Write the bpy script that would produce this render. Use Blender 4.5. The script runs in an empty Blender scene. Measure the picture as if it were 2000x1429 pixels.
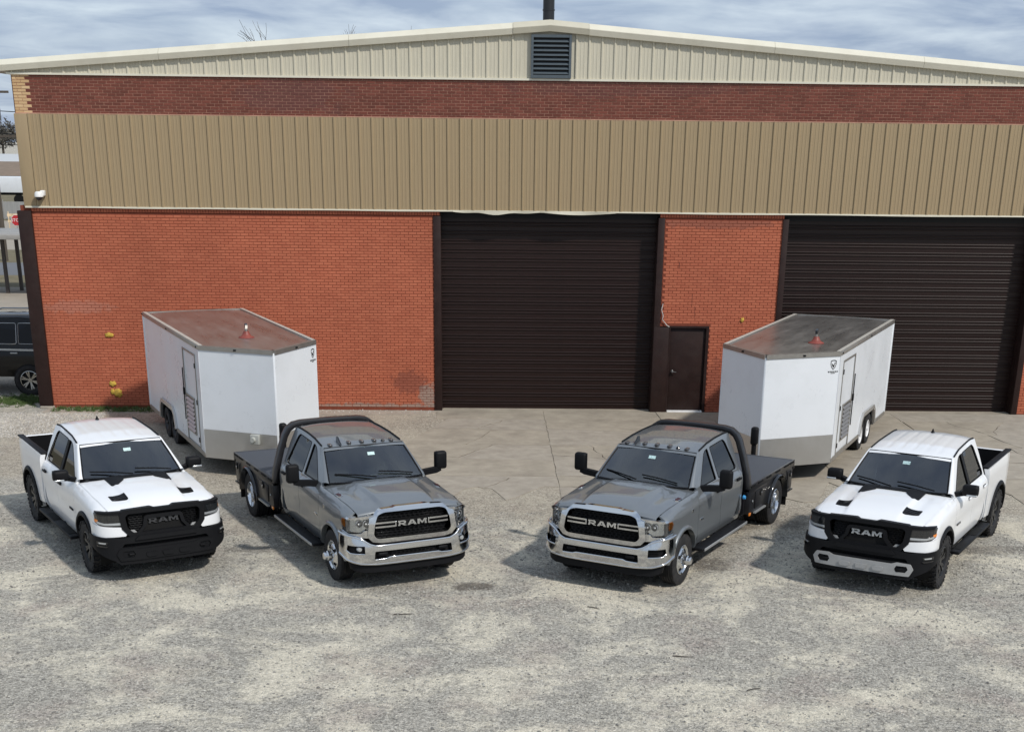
import bpy, bmesh, math, random
import numpy as np
from mathutils import Vector, Matrix
from mathutils.geometry import delaunay_2d_cdt
R_ = math.radians
random.seed(7); rng = np.random.default_rng(7)
scene = bpy.context.scene
COL = scene.collection
# ------------------------------------------------------------------ camera
CAM_H = 6.48177
cam_d = bpy.data.cameras.new('camera'); cam = bpy.data.objects.new('camera', cam_d); COL.objects.link(cam)
cam_d.sensor_fit = 'HORIZONTAL'; cam_d.sensor_width = 36.0; cam_d.lens = 36.0 * 2640.146 / 2000.0
cam_d.shift_y = (1333.0 - 714.5) / 2000.0
cam_d.clip_end = 6000
def _cam_matrix():
    p, ro, ya = R_(21.732), R_(.636186), R_(1.250966)
    fw = Vector((math.sin(ya)*math.cos(p), math.cos(ya)*math.cos(p), -math.sin(p)))
    r = fw.cross(Vector((0, 0, 1))).normalized(); u = r.cross(fw)
    r2 = r*math.cos(ro) + u*math.sin(ro); u2 = u*math.cos(ro) - r*math.sin(ro)
    m = Matrix((r2, u2, -fw)).transposed().to_4x4(); m.translation = (0, 0, CAM_H)
    return m
cam.matrix_world = _cam_matrix()
scene.camera = cam
# ------------------------------------------------------------------ sky and sun
SUN = Vector((.67, -.73, 1.0)).normalized()          # towards the sun
SUN_EL = math.asin(SUN.z); SUN_AZ = math.atan2(SUN.x, SUN.y)
world = bpy.data.worlds.new('World'); scene.world = world; world.use_nodes = True
def build_world():
    nt = world.node_tree; N = nt.nodes; L = nt.links; N.clear()
    out = N.new('ShaderNodeOutputWorld'); bg = N.new('ShaderNodeBackground'); L.new(bg.outputs[0], out.inputs[0])
    sky = N.new('ShaderNodeTexSky'); sky.sky_type = 'NISHITA'; sky.sun_disc = False
    sky.sun_elevation = SUN_EL; sky.sun_rotation = SUN_AZ; sky.air_density = 1.0; sky.dust_density = 1.4; sky.ozone_density = 1.6
    tc = N.new('ShaderNodeTexCoord'); sep = N.new('ShaderNodeSeparateXYZ'); L.new(tc.outputs['Generated'], sep.inputs[0])
    def m(op, a, b=None, c=None):
        n = N.new('ShaderNodeMath'); n.operation = op
        for i, v in enumerate((a, b, c)):
            if v is None: continue
            if isinstance(v, (int, float)): n.inputs[i].default_value = v
            else: L.new(v, n.inputs[i])
        return n.outputs[0]
    zz = m('ADD', m('MAXIMUM', sep.outputs[2], 0.0), .13)
    comb = N.new('ShaderNodeCombineXYZ')
    L.new(m('DIVIDE', sep.outputs[0], zz), comb.inputs[0]); L.new(m('DIVIDE', sep.outputs[1], zz), comb.inputs[1])
    no = N.new('ShaderNodeTexNoise'); L.new(comb.outputs[0], no.inputs['Vector'])
    no.inputs['Scale'].default_value = .9; no.inputs['Detail'].default_value = 7; no.inputs['Roughness'].default_value = .55; no.inputs['Distortion'].default_value = .5
    cr = N.new('ShaderNodeValToRGB'); L.new(no.outputs['Fac'], cr.inputs[0])
    cr.color_ramp.elements[0].position = .34; cr.color_ramp.elements[1].position = .72
    no2 = N.new('ShaderNodeTexNoise'); L.new(comb.outputs[0], no2.inputs['Vector'])
    no2.inputs['Scale'].default_value = 1.9; no2.inputs['Detail'].default_value = 7; no2.inputs['Roughness'].default_value = .55; no2.inputs['Distortion'].default_value = .35
    cl = N.new('ShaderNodeValToRGB'); L.new(no2.outputs['Fac'], cl.inputs[0])
    cl.color_ramp.elements[0].position = .38; cl.color_ramp.elements[0].color = (2.25, 2.85, 3.95, 1)
    cl.color_ramp.elements[1].position = .66; cl.color_ramp.elements[1].color = (4.45, 5.1, 5.8, 1)
    mix = N.new('ShaderNodeMixRGB')
    L.new(m('MULTIPLY_ADD', cr.outputs[0], .12, .86), mix.inputs[0])
    L.new(sky.outputs[0], mix.inputs[1]); L.new(cl.outputs[0], mix.inputs[2])
    L.new(mix.outputs[0], bg.inputs[0]); bg.inputs[1].default_value = .105
build_world()
sun_d = bpy.data.lights.new('sun', 'SUN'); sun = bpy.data.objects.new('sun', sun_d); COL.objects.link(sun)
sun_d.energy = 2.25; sun_d.angle = R_(3); sun_d.color = (1, .955, .89)
sun.rotation_euler = (-SUN).to_track_quat('-Z', 'Y').to_euler(); sun.location = SUN*60
vs = scene.view_settings
vs.view_transform = 'Standard'; vs.look = 'None'; vs.gamma = 1; vs.exposure = .47; vs.use_curve_mapping = False
scene.render.engine = 'CYCLES'
scene.cycles.max_bounces = 8; scene.cycles.transparent_max_bounces = 12; scene.cycles.caustics_reflective = False; scene.cycles.caustics_refractive = False

# ------------------------------------------------------------------ materials
MATS = {}
def nodes_of(m):
    return m.node_tree.nodes, m.node_tree.links
def mat(name, color, rough=.6, metal=0., coat=0., var=0., vscale=6., bump=0., bscale=40., spec=.5, alpha=None, stretch=None, dirt=None, dscale=1.2, emis=None):
    """Principled material; var = lightness variation by noise, dirt = (colour, amount) of blotchy wear."""
    if name in MATS: return MATS[name]
    m = bpy.data.materials.new(name); m.use_nodes = True; N, L = nodes_of(m)
    b = N['Principled BSDF']
    b.inputs['Base Color'].default_value = (*color, 1); b.inputs['Roughness'].default_value = rough
    b.inputs['Metallic'].default_value = metal; b.inputs['Specular IOR Level'].default_value = spec
    if coat: b.inputs['Coat Weight'].default_value = coat; b.inputs['Coat Roughness'].default_value = .04
    if emis: b.inputs['Emission Color'].default_value = (*emis[:3], 1); b.inputs['Emission Strength'].default_value = emis[3]
    tc = N.new('ShaderNodeTexCoord'); vec = tc.outputs['Object']
    if stretch:
        mp = N.new('ShaderNodeMapping'); mp.inputs['Scale'].default_value = stretch; L.new(vec, mp.inputs[0]); vec = mp.outputs[0]
    cur = None
    if var:
        n = N.new('ShaderNodeTexNoise'); n.inputs['Scale'].default_value = vscale; n.inputs['Detail'].default_value = 6; n.inputs['Roughness'].default_value = .65
        L.new(vec, n.inputs['Vector'])
        r = N.new('ShaderNodeMapRange'); L.new(n.outputs['Fac'], r.inputs[0]); r.inputs[1].default_value = .25; r.inputs[2].default_value = .75
        r.inputs[3].default_value = 1-var; r.inputs[4].default_value = 1+var
        mx = N.new('ShaderNodeMixRGB'); mx.blend_type = 'MULTIPLY'; mx.inputs[0].default_value = 1; mx.inputs[1].default_value = (*color, 1)
        L.new(r.outputs[0], mx.inputs[2]); cur = mx.outputs[0]
        r2 = N.new('ShaderNodeMapRange'); L.new(n.outputs['Fac'], r2.inputs[0]); r2.inputs[3].default_value = max(0, rough-.12); r2.inputs[4].default_value = min(1, rough+.12)
        L.new(r2.outputs[0], b.inputs['Roughness'])
    if dirt:
        n = N.new('ShaderNodeTexNoise'); n.inputs['Scale'].default_value = dscale; n.inputs['Detail'].default_value = 8; n.inputs['Roughness'].default_value = .7
        L.new(vec, n.inputs['Vector'])
        r = N.new('ShaderNodeMapRange'); L.new(n.outputs['Fac'], r.inputs[0]); r.inputs[1].default_value = .48; r.inputs[2].default_value = .7; r.inputs[3].default_value = 0; r.inputs[4].default_value = dirt[1]
        mx = N.new('ShaderNodeMixRGB'); L.new(r.outputs[0], mx.inputs[0]); mx.inputs[2].default_value = (*dirt[0], 1)
        if cur: L.new(cur, mx.inputs[1])
        else: mx.inputs[1].default_value = (*color, 1)
        cur = mx.outputs[0]
    if cur: L.new(cur, b.inputs['Base Color'])
    if bump:
        n = N.new('ShaderNodeTexNoise'); n.inputs['Scale'].default_value = bscale; n.inputs['Detail'].default_value = 5; L.new(vec, n.inputs['Vector'])
        bp = N.new('ShaderNodeBump'); bp.inputs['Strength'].default_value = bump; bp.inputs['Distance'].default_value = .02
        L.new(n.outputs['Fac'], bp.inputs['Height']); L.new(bp.outputs[0], b.inputs['Normal'])
    MATS[name] = m
    return m
def glass(name, tint, refl=.9, rough=.01, k=2.5):
    if name in MATS: return MATS[name]
    m = bpy.data.materials.new(name); m.use_nodes = True; N, L = nodes_of(m); N.clear()
    out = N.new('ShaderNodeOutputMaterial'); mx = N.new('ShaderNodeMixShader'); tr = N.new('ShaderNodeBsdfTransparent'); gl = N.new('ShaderNodeBsdfGlossy')
    fr = N.new('ShaderNodeFresnel'); fr.inputs[0].default_value = 1.52
    tr.inputs[0].default_value = (*tint, 1); gl.inputs['Roughness'].default_value = rough; gl.inputs['Color'].default_value = (refl, refl, refl, 1)
    mm = N.new('ShaderNodeMath'); mm.operation = 'MULTIPLY_ADD'; mm.inputs[1].default_value = k; mm.inputs[2].default_value = .03; mm.use_clamp = True
    L.new(fr.outputs[0], mm.inputs[0]); L.new(mm.outputs[0], mx.inputs[0]); L.new(tr.outputs[0], mx.inputs[1]); L.new(gl.outputs[0], mx.inputs[2]); L.new(mx.outputs[0], out.inputs[0])
    MATS[name] = m
    return m
def tint_mat(name, c0, c1, rough=.85, attr='tint', bump=.3, bscale=60, wear=None, streak=None):
    """two-colour mix driven by the per-piece 'tint' attribute plus the object's own random number."""
    m = bpy.data.materials.new(name); m.use_nodes = True; N, L = nodes_of(m); b = N['Principled BSDF']
    b.inputs['Roughness'].default_value = rough; b.inputs['Specular IOR Level'].default_value = .3
    at = N.new('ShaderNodeAttribute'); at.attribute_name = attr; oi = N.new('ShaderNodeObjectInfo')
    ad = N.new('ShaderNodeMath'); ad.operation = 'ADD'; L.new(at.outputs['Fac'], ad.inputs[0]); L.new(oi.outputs['Random'], ad.inputs[1])
    fr = N.new('ShaderNodeMath'); fr.operation = 'FRACT'; L.new(ad.outputs[0], fr.inputs[0])
    mx = N.new('ShaderNodeMixRGB'); L.new(fr.outputs[0], mx.inputs[0]); mx.inputs[1].default_value = (*c0, 1); mx.inputs[2].default_value = (*c1, 1)
    cur = mx.outputs[0]
    geo = N.new('ShaderNodeNewGeometry'); pos = geo.outputs['Position']
    n = N.new('ShaderNodeTexNoise'); n.inputs['Scale'].default_value = .55; n.inputs['Detail'].default_value = 9; n.inputs['Roughness'].default_value = .68; L.new(pos, n.inputs['Vector'])
    r = N.new('ShaderNodeMapRange'); L.new(n.outputs['Fac'], r.inputs[0]); r.inputs[1].default_value = .3; r.inputs[2].default_value = .7; r.inputs[3].default_value = .87; r.inputs[4].default_value = 1.11
    m2 = N.new('ShaderNodeMixRGB'); m2.blend_type = 'MULTIPLY'; m2.inputs[0].default_value = 1; L.new(cur, m2.inputs[1]); L.new(r.outputs[0], m2.inputs[2]); cur = m2.outputs[0]
    for (col, centre, rad, ns, amt) in (wear or []):
        # a worn or stained patch with its own shape round a point of the wall
        sb = N.new('ShaderNodeVectorMath'); sb.operation = 'SUBTRACT'; L.new(pos, sb.inputs[0]); sb.inputs[1].default_value = centre
        sc = N.new('ShaderNodeVectorMath'); sc.operation = 'DIVIDE'; L.new(sb.outputs[0], sc.inputs[0]); sc.inputs[1].default_value = rad
        ln = N.new('ShaderNodeVectorMath'); ln.operation = 'LENGTH'; L.new(sc.outputs[0], ln.inputs[0])
        nn = N.new('ShaderNodeTexNoise'); nn.inputs['Scale'].default_value = ns; nn.inputs['Detail'].default_value = 6; nn.inputs['Roughness'].default_value = .7; L.new(pos, nn.inputs['Vector'])
        a = N.new('ShaderNodeMath'); a.operation = 'MULTIPLY_ADD'; L.new(nn.outputs['Fac'], a.inputs[0]); a.inputs[1].default_value = 2.2; L.new(ln.outputs['Value'], a.inputs[2])
        rr = N.new('ShaderNodeMapRange'); L.new(a.outputs[0], rr.inputs[0]); rr.inputs[1].default_value = 1.75; rr.inputs[2].default_value = 2.0; rr.inputs[3].default_value = amt; rr.inputs[4].default_value = 0
        m3 = N.new('ShaderNodeMixRGB'); L.new(rr.outputs[0], m3.inputs[0]); L.new(cur, m3.inputs[1]); m3.inputs[2].default_value = (*col, 1); cur = m3.outputs[0]
    L.new(cur, b.inputs['Base Color'])
    nb = N.new('ShaderNodeTexNoise'); nb.inputs['Scale'].default_value = bscale; nb.inputs['Detail'].default_value = 3; L.new(pos, nb.inputs['Vector'])
    bp = N.new('ShaderNodeBump'); bp.inputs['Strength'].default_value = bump; bp.inputs['Distance'].default_value = .006; L.new(nb.outputs['Fac'], bp.inputs['Height']); L.new(bp.outputs[0], b.inputs['Normal'])
    MATS[name] = m
    return m

# ------------------------------------------------------------------ helpers
def tag(o, label=None, cat=None, group=None, kind=None):
    if label: o['label'] = label
    if cat: o['category'] = cat
    if group: o['group'] = group
    if kind: o['kind'] = kind
    return o
def empty(name, loc=(0, 0, 0), rz=0., parent=None):
    o = bpy.data.objects.new(name, None); COL.objects.link(o); o.location = loc; o.rotation_euler = (0, 0, rz); o.empty_display_size = .2
    if parent: o.parent = parent
    return o
def copy_obj(src, parent=None, loc=None, rot=None, scale=None, name=None):
    o = src.copy(); COL.objects.link(o)
    if parent is not None: o.parent = parent
    if loc is not None: o.location = loc
    if rot is not None: o.rotation_euler = rot
    if scale is not None: o.scale = scale
    if name: o.name = name
    return o
def copy_tree(src, parent=None):
    c = src.copy(); COL.objects.link(c); c.parent = parent
    for ch in list(src.children): copy_tree(ch, c)
    return c
def resample(pts, h, closed=True):
    out = []; n = len(pts)
    for i in range(n if closed else n-1):
        a = pts[i]; b = pts[(i+1) % n]; d = math.dist(a, b); k = max(1, int(math.ceil(d/h)))
        for j in range(k): out.append(tuple(a[q]+(b[q]-a[q])*j/k for q in range(len(a))))
    if not closed: out.append(tuple(pts[-1]))
    return out
def rounded(pts, r, n=5):
    """round the corners of a 2D polygon; r is one radius or a list."""
    out = []; m = len(pts)
    for i in range(m):
        p = Vector(pts[i]); a = Vector(pts[i-1]); b = Vector(pts[(i+1) % m]); rr = r[i] if isinstance(r, (list, tuple)) else r
        if rr <= 0: out.append(tuple(p)); continue
        da = a-p; db = b-p; rr = min(rr, da.length*.48, db.length*.48)
        pa = p+da.normalized()*rr; pb = p+db.normalized()*rr
        for k in range(n+1):
            t = k/n; out.append(tuple(pa*(1-t)**2+p*2*t*(1-t)+pb*t*t))
    return out
def arc(cx, cy, r, a0, a1, n, ry=None):
    ry = r if ry is None else ry
    return [(cx+r*math.cos(R_(a0+(a1-a0)*i/n)), cy+ry*math.sin(R_(a0+(a1-a0)*i/n))) for i in range(n+1)]
def inside(P, poly):
    x, y = P[:, 0], P[:, 1]; c = np.zeros(len(P), bool); q = np.asarray(poly); n = len(q); j = n-1
    for i in range(n):
        xi, yi = q[i]; xj, yj = q[j]
        if yi != yj: c ^= ((yi > y) != (yj > y)) & (x < (xj-xi)*(y-yi)/(yj-yi)+xi)
        j = i
    return c
def lerp(a, b, t): return a+(b-a)*t
def sstep(a, b, x):
    t = min(1, max(0, (x-a)/(b-a))); return t*t*(3-2*t)
def interp(x, tab):
    tab = sorted(tab); return float(np.interp(x, [t[0] for t in tab], [t[1] for t in tab]))

class MB:
    """collects geometry and links it as ONE mesh object."""
    def __init__(s): s.v = []; s.f = []
    def add(s, vs, fs):
        o = len(s.v); s.v.extend(tuple(p) for p in vs); s.f.extend(tuple(i+o for i in f) for f in fs); return s
    def box(s, c, d, rot=None, taper=None):
        hx, hy, hz = d[0]/2, d[1]/2, d[2]/2; vs = []
        for z in (-1, 1):
            k = taper if (taper and z > 0) else 1
            for x, y in ((-1, -1), (1, -1), (1, 1), (-1, 1)): vs.append(Vector((x*hx*k, y*hy*k, z*hz)))
        if rot is not None: vs = [rot @ p for p in vs]
        c = Vector(c)
        return s.add([p+c for p in vs], [(3, 2, 1, 0), (4, 5, 6, 7), (0, 1, 5, 4), (1, 2, 6, 5), (2, 3, 7, 6), (3, 0, 4, 7)])
    def bx(s, x0, x1, y0, y1, z0, z1): return s.box(((x0+x1)/2, (y0+y1)/2, (z0+z1)/2), (abs(x1-x0), abs(y1-y0), abs(z1-z0)))
    def rbox(s, c, d, r, rot=None, seg=3):
        """box with rounded edges"""
        bm = bmesh.new(); bmesh.ops.create_cube(bm, size=1)
        for v in bm.verts: v.co = Vector((v.co.x*d[0], v.co.y*d[1], v.co.z*d[2]))
        bmesh.ops.bevel(bm, geom=bm.edges[:], offset=r, segments=seg, profile=.5, affect='EDGES')
        bm.verts.index_update(); c = Vector(c)
        s.add([(rot @ v.co if rot is not None else v.co)+c for v in bm.verts], [tuple(v.index for v in f.verts) for f in bm.faces]); bm.free(); return s
    def sweep(s, path, sec, closed=False, up=Vector((0, 0, 1)), caps=True, scales=None):
        path = [Vector(p) for p in path]; n = len(path); rings = []; prev = None
        for i, p in enumerate(path):
            if closed: t = (path[(i+1) % n]-path[i-1])
            else: t = path[min(i+1, n-1)]-path[max(i-1, 0)]
            t = t.normalized() if t.length > 1e-9 else Vector((1, 0, 0))
            if prev is None:
                a = up.cross(t)
                if a.length < 1e-4: a = Vector((1, 0, 0)).cross(t)
            else: a = prev-t*prev.dot(t)
            a.normalize(); prev = a; b = t.cross(a); k = scales[i] if scales else 1
            rings.append([p+a*q[0]*k+b*q[1]*k for q in sec])
        m = len(sec); vs = [q for r in rings for q in r]; fs = []
        for i in range(n if closed else n-1):
            j = (i+1) % n
            for k in range(m): fs.append((i*m+k, i*m+(k+1) % m, j*m+(k+1) % m, j*m+k))
        if not closed and caps: fs.append(tuple(range(m))[::-1]); fs.append(tuple((n-1)*m+k for k in range(m)))
        return s.add(vs, fs)
    def tube(s, path, r, n=8, closed=False, scales=None): return s.sweep(path, [(r*math.cos(2*math.pi*i/n), r*math.sin(2*math.pi*i/n)) for i in range(n)], closed, scales=scales)
    def bar(s, path, w, h, closed=False, up=Vector((0, 0, 1))): return s.sweep(path, [(-w/2, -h/2), (w/2, -h/2), (w/2, h/2), (-w/2, h/2)], closed, up)
    def cyl(s, a, b, r, n=16, r2=None):
        return s.tube([a, b], r, n, scales=None if r2 is None else [1, r2/r])
    def lathe(s, prof, n=32, axis='Y', c=(0, 0, 0), closed=True):
        """prof: list of (radius, offset along the axis)"""
        vs = []; m = len(prof); c = Vector(c)
        for i in range(n):
            a = 2*math.pi*i/n; ca, sa = math.cos(a), math.sin(a)
            for (r, w) in prof:
                if axis == 'Y': vs.append(c+Vector((r*ca, w, r*sa)))
                elif axis == 'Z': vs.append(c+Vector((r*ca, r*sa, w)))
                else: vs.append(c+Vector((w, r*ca, r*sa)))
        fs = []
        for i in range(n):
            j = (i+1) % n
            for k in range(m if closed else m-1):
                k2 = (k+1) % m; fs.append((i*m+k, i*m+k2, j*m+k2, j*m+k))
        return s.add(vs, fs)
    def grid(s, rows):
        m = len(rows[0]); vs = [p for r in rows for p in r]
        return s.add(vs, [(i*m+k, i*m+k+1, (i+1)*m+k+1, (i+1)*m+k) for i in range(len(rows)-1) for k in range(m-1)])
    def panel(s, outline, fmap, holes=(), back=None, h=.08):
        """a plate with holes: outline in (u, v), fmap(u, v) -> point, back = thickness vector or None."""
        loops = [resample(outline, h)]+[resample(q, h) for q in holes]
        pts = []; edges = []
        for lp in loops:
            o = len(pts); pts += lp; edges += [(o+i, o+(i+1) % len(lp)) for i in range(len(lp))]
        A = np.array(loops[0]); lo, hi = A.min(0), A.max(0)
        gx = np.arange(lo[0]+h*.5, hi[0], h); gy = np.arange(lo[1]+h*.5, hi[1], h)
        if len(gx) and len(gy):
            G = np.array([(a, b) for a in gx for b in gy]); ok = inside(G, loops[0])
            for q in loops[1:]: ok &= ~inside(G, q)
            G = G[ok]
            if len(G):
                B = np.array(pts); d = np.sqrt(((G[:, None, :]-B[None])**2).sum(-1)).min(1); pts += [tuple(g) for g in G[d > h*.45]]
        r = delaunay_2d_cdt([Vector(p) for p in pts], edges, [], 0, 1e-7)
        V2, F = r[0], r[2]
        C = np.array([np.mean([V2[i][:] for i in f], axis=0) for f in F]); ok = inside(C, loops[0])
        for q in loops[1:]: ok &= ~inside(C, q)
        F = [f for f, k in zip(F, ok) if k]
        used = sorted({i for f in F for i in f}); mp = {i: n for n, i in enumerate(used)}
        vs = [Vector(fmap(V2[i][0], V2[i][1])) for i in used]; F = [tuple(mp[i] for i in f) for f in F]
        if back is None: return s.add(vs, F)
        n = len(vs)
        bk = [(p+Vector(back(p)) if callable(back) else p+Vector(back)) for p in vs]
        ed = {}
        for f in F:
            for i in range(3):
                a, b = f[i], f[(i+1) % 3]; ed[(a, b)] = 1
        rim = [(b, a, a+n, b+n) for (a, b) in ed if (b, a) not in ed]
        return s.add(vs+bk, F+[tuple(i+n for i in f[::-1]) for f in F]+rim)
    def prism(s, poly, fmap, back, h=9): return s.panel(poly, fmap, (), back, h)
    def build(s, name, material, parent=None, smooth=40, recalc=True, loc=None, rot=None, bevel=0, mirror=False):
        me = bpy.data.meshes.new(name)
        v = [(p[0], -p[1], p[2]) for p in s.v] if mirror else s.v
        me.from_pydata([tuple(p) for p in v], [], s.f)
        if recalc:
            bm = bmesh.new(); bm.from_mesh(me); bmesh.ops.remove_doubles(bm, verts=bm.verts, dist=1e-5); bmesh.ops.recalc_face_normals(bm, faces=bm.faces)
            if bevel:
                eg = [e for e in bm.edges if len(e.link_faces) == 2 and e.calc_face_angle(0) > .6]
                bmesh.ops.bevel(bm, geom=eg, offset=bevel, segments=2, profile=.5, affect='EDGES', clamp_overlap=True)
            bm.to_mesh(me); bm.free()
        if smooth:
            me.polygons.foreach_set('use_smooth', [True]*len(me.polygons)); me.set_sharp_from_angle(angle=R_(smooth))
        me.materials.append(material)
        o = bpy.data.objects.new(name, me); COL.objects.link(o)
        if parent: o.parent = parent
        if loc is not None: o.location = loc
        if rot is not None: o.rotation_euler = rot
        return o
def box_obj(name, material, parent, x0, x1, y0, y1, z0, z1, bevel=0): return MB().bx(x0, x1, y0, y1, z0, z1).build(name, material, parent, bevel=bevel)
def fast_mesh(name, V, F3, material, parent=None, tint=None, smooth=False):
    """V (n,3), F3 (m,k) arrays"""
    me = bpy.data.meshes.new(name); V = np.asarray(V, np.float32); F3 = np.asarray(F3, np.int32); k = F3.shape[1]
    me.vertices.add(len(V)); me.vertices.foreach_set('co', V.ravel()); me.loops.add(F3.size); me.loops.foreach_set('vertex_index', F3.ravel())
    me.polygons.add(len(F3)); me.polygons.foreach_set('loop_start', np.arange(len(F3), dtype=np.int32)*k)
    me.polygons.foreach_set('use_smooth', np.full(len(F3), bool(smooth)))
    if tint is not None:
        at = me.attributes.new('tint', 'FLOAT', 'FACE'); at.data.foreach_set('value', np.asarray(tint, np.float32))
    me.update(calc_edges=True); me.validate(); me.materials.append(material)
    o = bpy.data.objects.new(name, me); COL.objects.link(o)
    if parent: o.parent = parent
    return o
# ------------------------------------------------------------------ ground
FY = 35.393                                             # y of the warehouse front
def ground_material():
    m = bpy.data.materials.new('gravel_ground'); m.use_nodes = True; N, L = nodes_of(m); b = N['Principled BSDF']
    b.inputs['Roughness'].default_value = .95; b.inputs['Specular IOR Level'].default_value = .2
    tc = N.new('ShaderNodeTexCoord'); pos = tc.outputs['Object']
    def noise(s, det=6, ro=.6, dist=0.):
        n = N.new('ShaderNodeTexNoise'); n.inputs['Scale'].default_value = s; n.inputs['Detail'].default_value = det; n.inputs['Roughness'].default_value = ro; n.inputs['Distortion'].default_value = dist; L.new(pos, n.inputs['Vector']); return n.outputs['Fac']
    def rng_(v, a, b_, c, d):
        r = N.new('ShaderNodeMapRange'); L.new(v, r.inputs[0])
        for i, q in enumerate((a, b_, c, d)): r.inputs[i+1].default_value = q
        return r.outputs[0]
    def mixc(f, a, b_, mode='MIX'):
        x = N.new('ShaderNodeMixRGB'); x.blend_type = mode
        for i, q in enumerate((f, a, b_)):
            if isinstance(q, float): x.inputs[i].default_value = q
            elif isinstance(q, tuple): x.inputs[i].default_value = (*q, 1)
            else: L.new(q, x.inputs[i])
        return x.outputs[0]
    dust = rng_(noise(.58, 13, .76, .5), .465, .57, 0., 1.)
    pink = rng_(noise(.8, 5, .6), .52, .68, 0., .45)
    base = mixc(dust, (.338, .318, .275), (.57, .525, .425))
    base = mixc(pink, base, (.30, .245, .215))
    dark = rng_(noise(.23, 7, .65, .3), .56, .72, 0., .35); base = mixc(dark, base, (.17, .15, .125))
    def patch(base, cx_, cy_, rx, ry, ns, col, amt):
        sb = N.new('ShaderNodeVectorMath'); sb.operation = 'SUBTRACT'; L.new(pos, sb.inputs[0]); sb.inputs[1].default_value = (cx_, cy_, 0)
        dv = N.new('ShaderNodeVectorMath'); dv.operation = 'DIVIDE'; L.new(sb.outputs[0], dv.inputs[0]); dv.inputs[1].default_value = (rx, ry, 1)
        ln = N.new('ShaderNodeVectorMath'); ln.operation = 'LENGTH'; L.new(dv.outputs[0], ln.inputs[0])
        ad = N.new('ShaderNodeMath'); ad.operation = 'MULTIPLY_ADD'; L.new(noise(ns, 5, .6), ad.inputs[0]); ad.inputs[1].default_value = 1.6; L.new(ln.outputs['Value'], ad.inputs[2])
        return mixc(rng_(ad.outputs[0], 1.45, 1.75, amt, 0.), base, col)
    base = patch(base, 2., 31.0, 19, 8.6, .45, (.335, .295, .235), .75)
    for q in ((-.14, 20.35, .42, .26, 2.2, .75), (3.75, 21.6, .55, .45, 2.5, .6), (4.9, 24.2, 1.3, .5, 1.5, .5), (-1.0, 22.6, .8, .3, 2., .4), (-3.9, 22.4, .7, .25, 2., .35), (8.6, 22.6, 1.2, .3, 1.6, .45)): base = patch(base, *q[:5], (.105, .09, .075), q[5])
    # single stones: two sizes of cells
    for s, lo, hi in ((34, .62, 1.42), (80, .74, 1.26)):
        v = N.new('ShaderNodeTexVoronoi'); v.inputs['Scale'].default_value = s; L.new(pos, v.inputs['Vector'])
        sp = N.new('ShaderNodeSeparateColor'); L.new(v.outputs['Color'], sp.inputs[0])
        base = mixc(1.0, base, mixc(rng_(dust, 0., 1., 1., .45), (1., 1., 1.), rng_(sp.outputs[0], 0., 1., lo, hi)), 'MULTIPLY')
    L.new(mixc(1.0, base, rng_(noise(7, 6, .7), .3, .7, .86, 1.14), 'MULTIPLY'), b.inputs['Base Color'])
    v = N.new('ShaderNodeTexVoronoi'); v.inputs['Scale'].default_value = 42; L.new(pos, v.inputs['Vector'])
    hmix = N.new('ShaderNodeMath'); hmix.operation = 'MULTIPLY_ADD'; L.new(v.outputs['Distance'], hmix.inputs[0]); hmix.inputs[1].default_value = -.7; L.new(noise(16, 6, .7), hmix.inputs[2])
    bp = N.new('ShaderNodeBump'); bp.inputs['Strength'].default_value = .75; bp.inputs['Distance'].default_value = .022; L.new(hmix.outputs[0], bp.inputs['Height']); L.new(bp.outputs[0], b.inputs['Normal'])
    return m
M_ground = ground_material()
def hgt(x, y):     # gentle unevenness of the yard, flat near the wheels' range
    return .0
g = MB()
xs = [-1500, -500, -120, -40, 40, 120, 500, 1500]; ys = [-300, -60, 0, 30, 60, 150, 500, 2500]
g.grid([[(x, y, 0) for x in xs] for y in ys]); ground = tag(g.build('ground', M_ground, recalc=False, smooth=0), kind='structure')
M_conc = mat('old_concrete', (.345, .305, .245), .92, var=.2, vscale=2.2, bump=.35, bscale=60, spec=.2, dirt=((.19, .165, .135), .55), dscale=.9)
M_conc2 = mat('pale_concrete', (.35, .312, .258), .92, var=.18, vscale=3.5, bump=.35, bscale=50, spec=.2, dirt=((.22, .19, .155), .5), dscale=1.4)
M_crack = mat('crack_dirt', (.13, .11, .085), .95, var=.3, vscale=9, spec=.1)
apron = tag(MB().bx(-1.1, 14.38, FY-.05, FY+.42, -.05, .006).build('concrete_apron', M_conc), kind='structure')
def split_poly(P, depth):
    """break a slab along a jagged line into two pieces"""
    if depth == 0: return [P]
    P = [Vector(p) for p in P]; n = len(P); L = [(P[i]-P[(i+1) % n]).length for i in range(n)]
    i = max(range(n), key=lambda k: L[k]*random.uniform(.7, 1.2)); j = (i+n//2) % n
    a = P[i].lerp(P[(i+1) % n], random.uniform(.3, .7)); b = P[j].lerp(P[(j+1) % n], random.uniform(.3, .7))
    k = 6; d = (b-a); nrm = Vector((-d.y, d.x)).normalized(); mid = [a.lerp(b, t/k)+nrm*random.uniform(-.12, .12)*d.length*.35 for t in range(1, k)]
    A = [a]; q = (i+1) % n
    while True:
        A.append(P[q])
        if q == j: break
        q = (q+1) % n
    A += [b]+mid[::-1]
    B = [b]; q = (j+1) % n
    while True:
        B.append(P[q])
        if q == i: break
        q = (q+1) % n
    B += [a]+mid
    out = []
    for Q in (A, B): out += split_poly(Q, depth-1) if random.random() < .55 else [Q]
    return out
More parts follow.
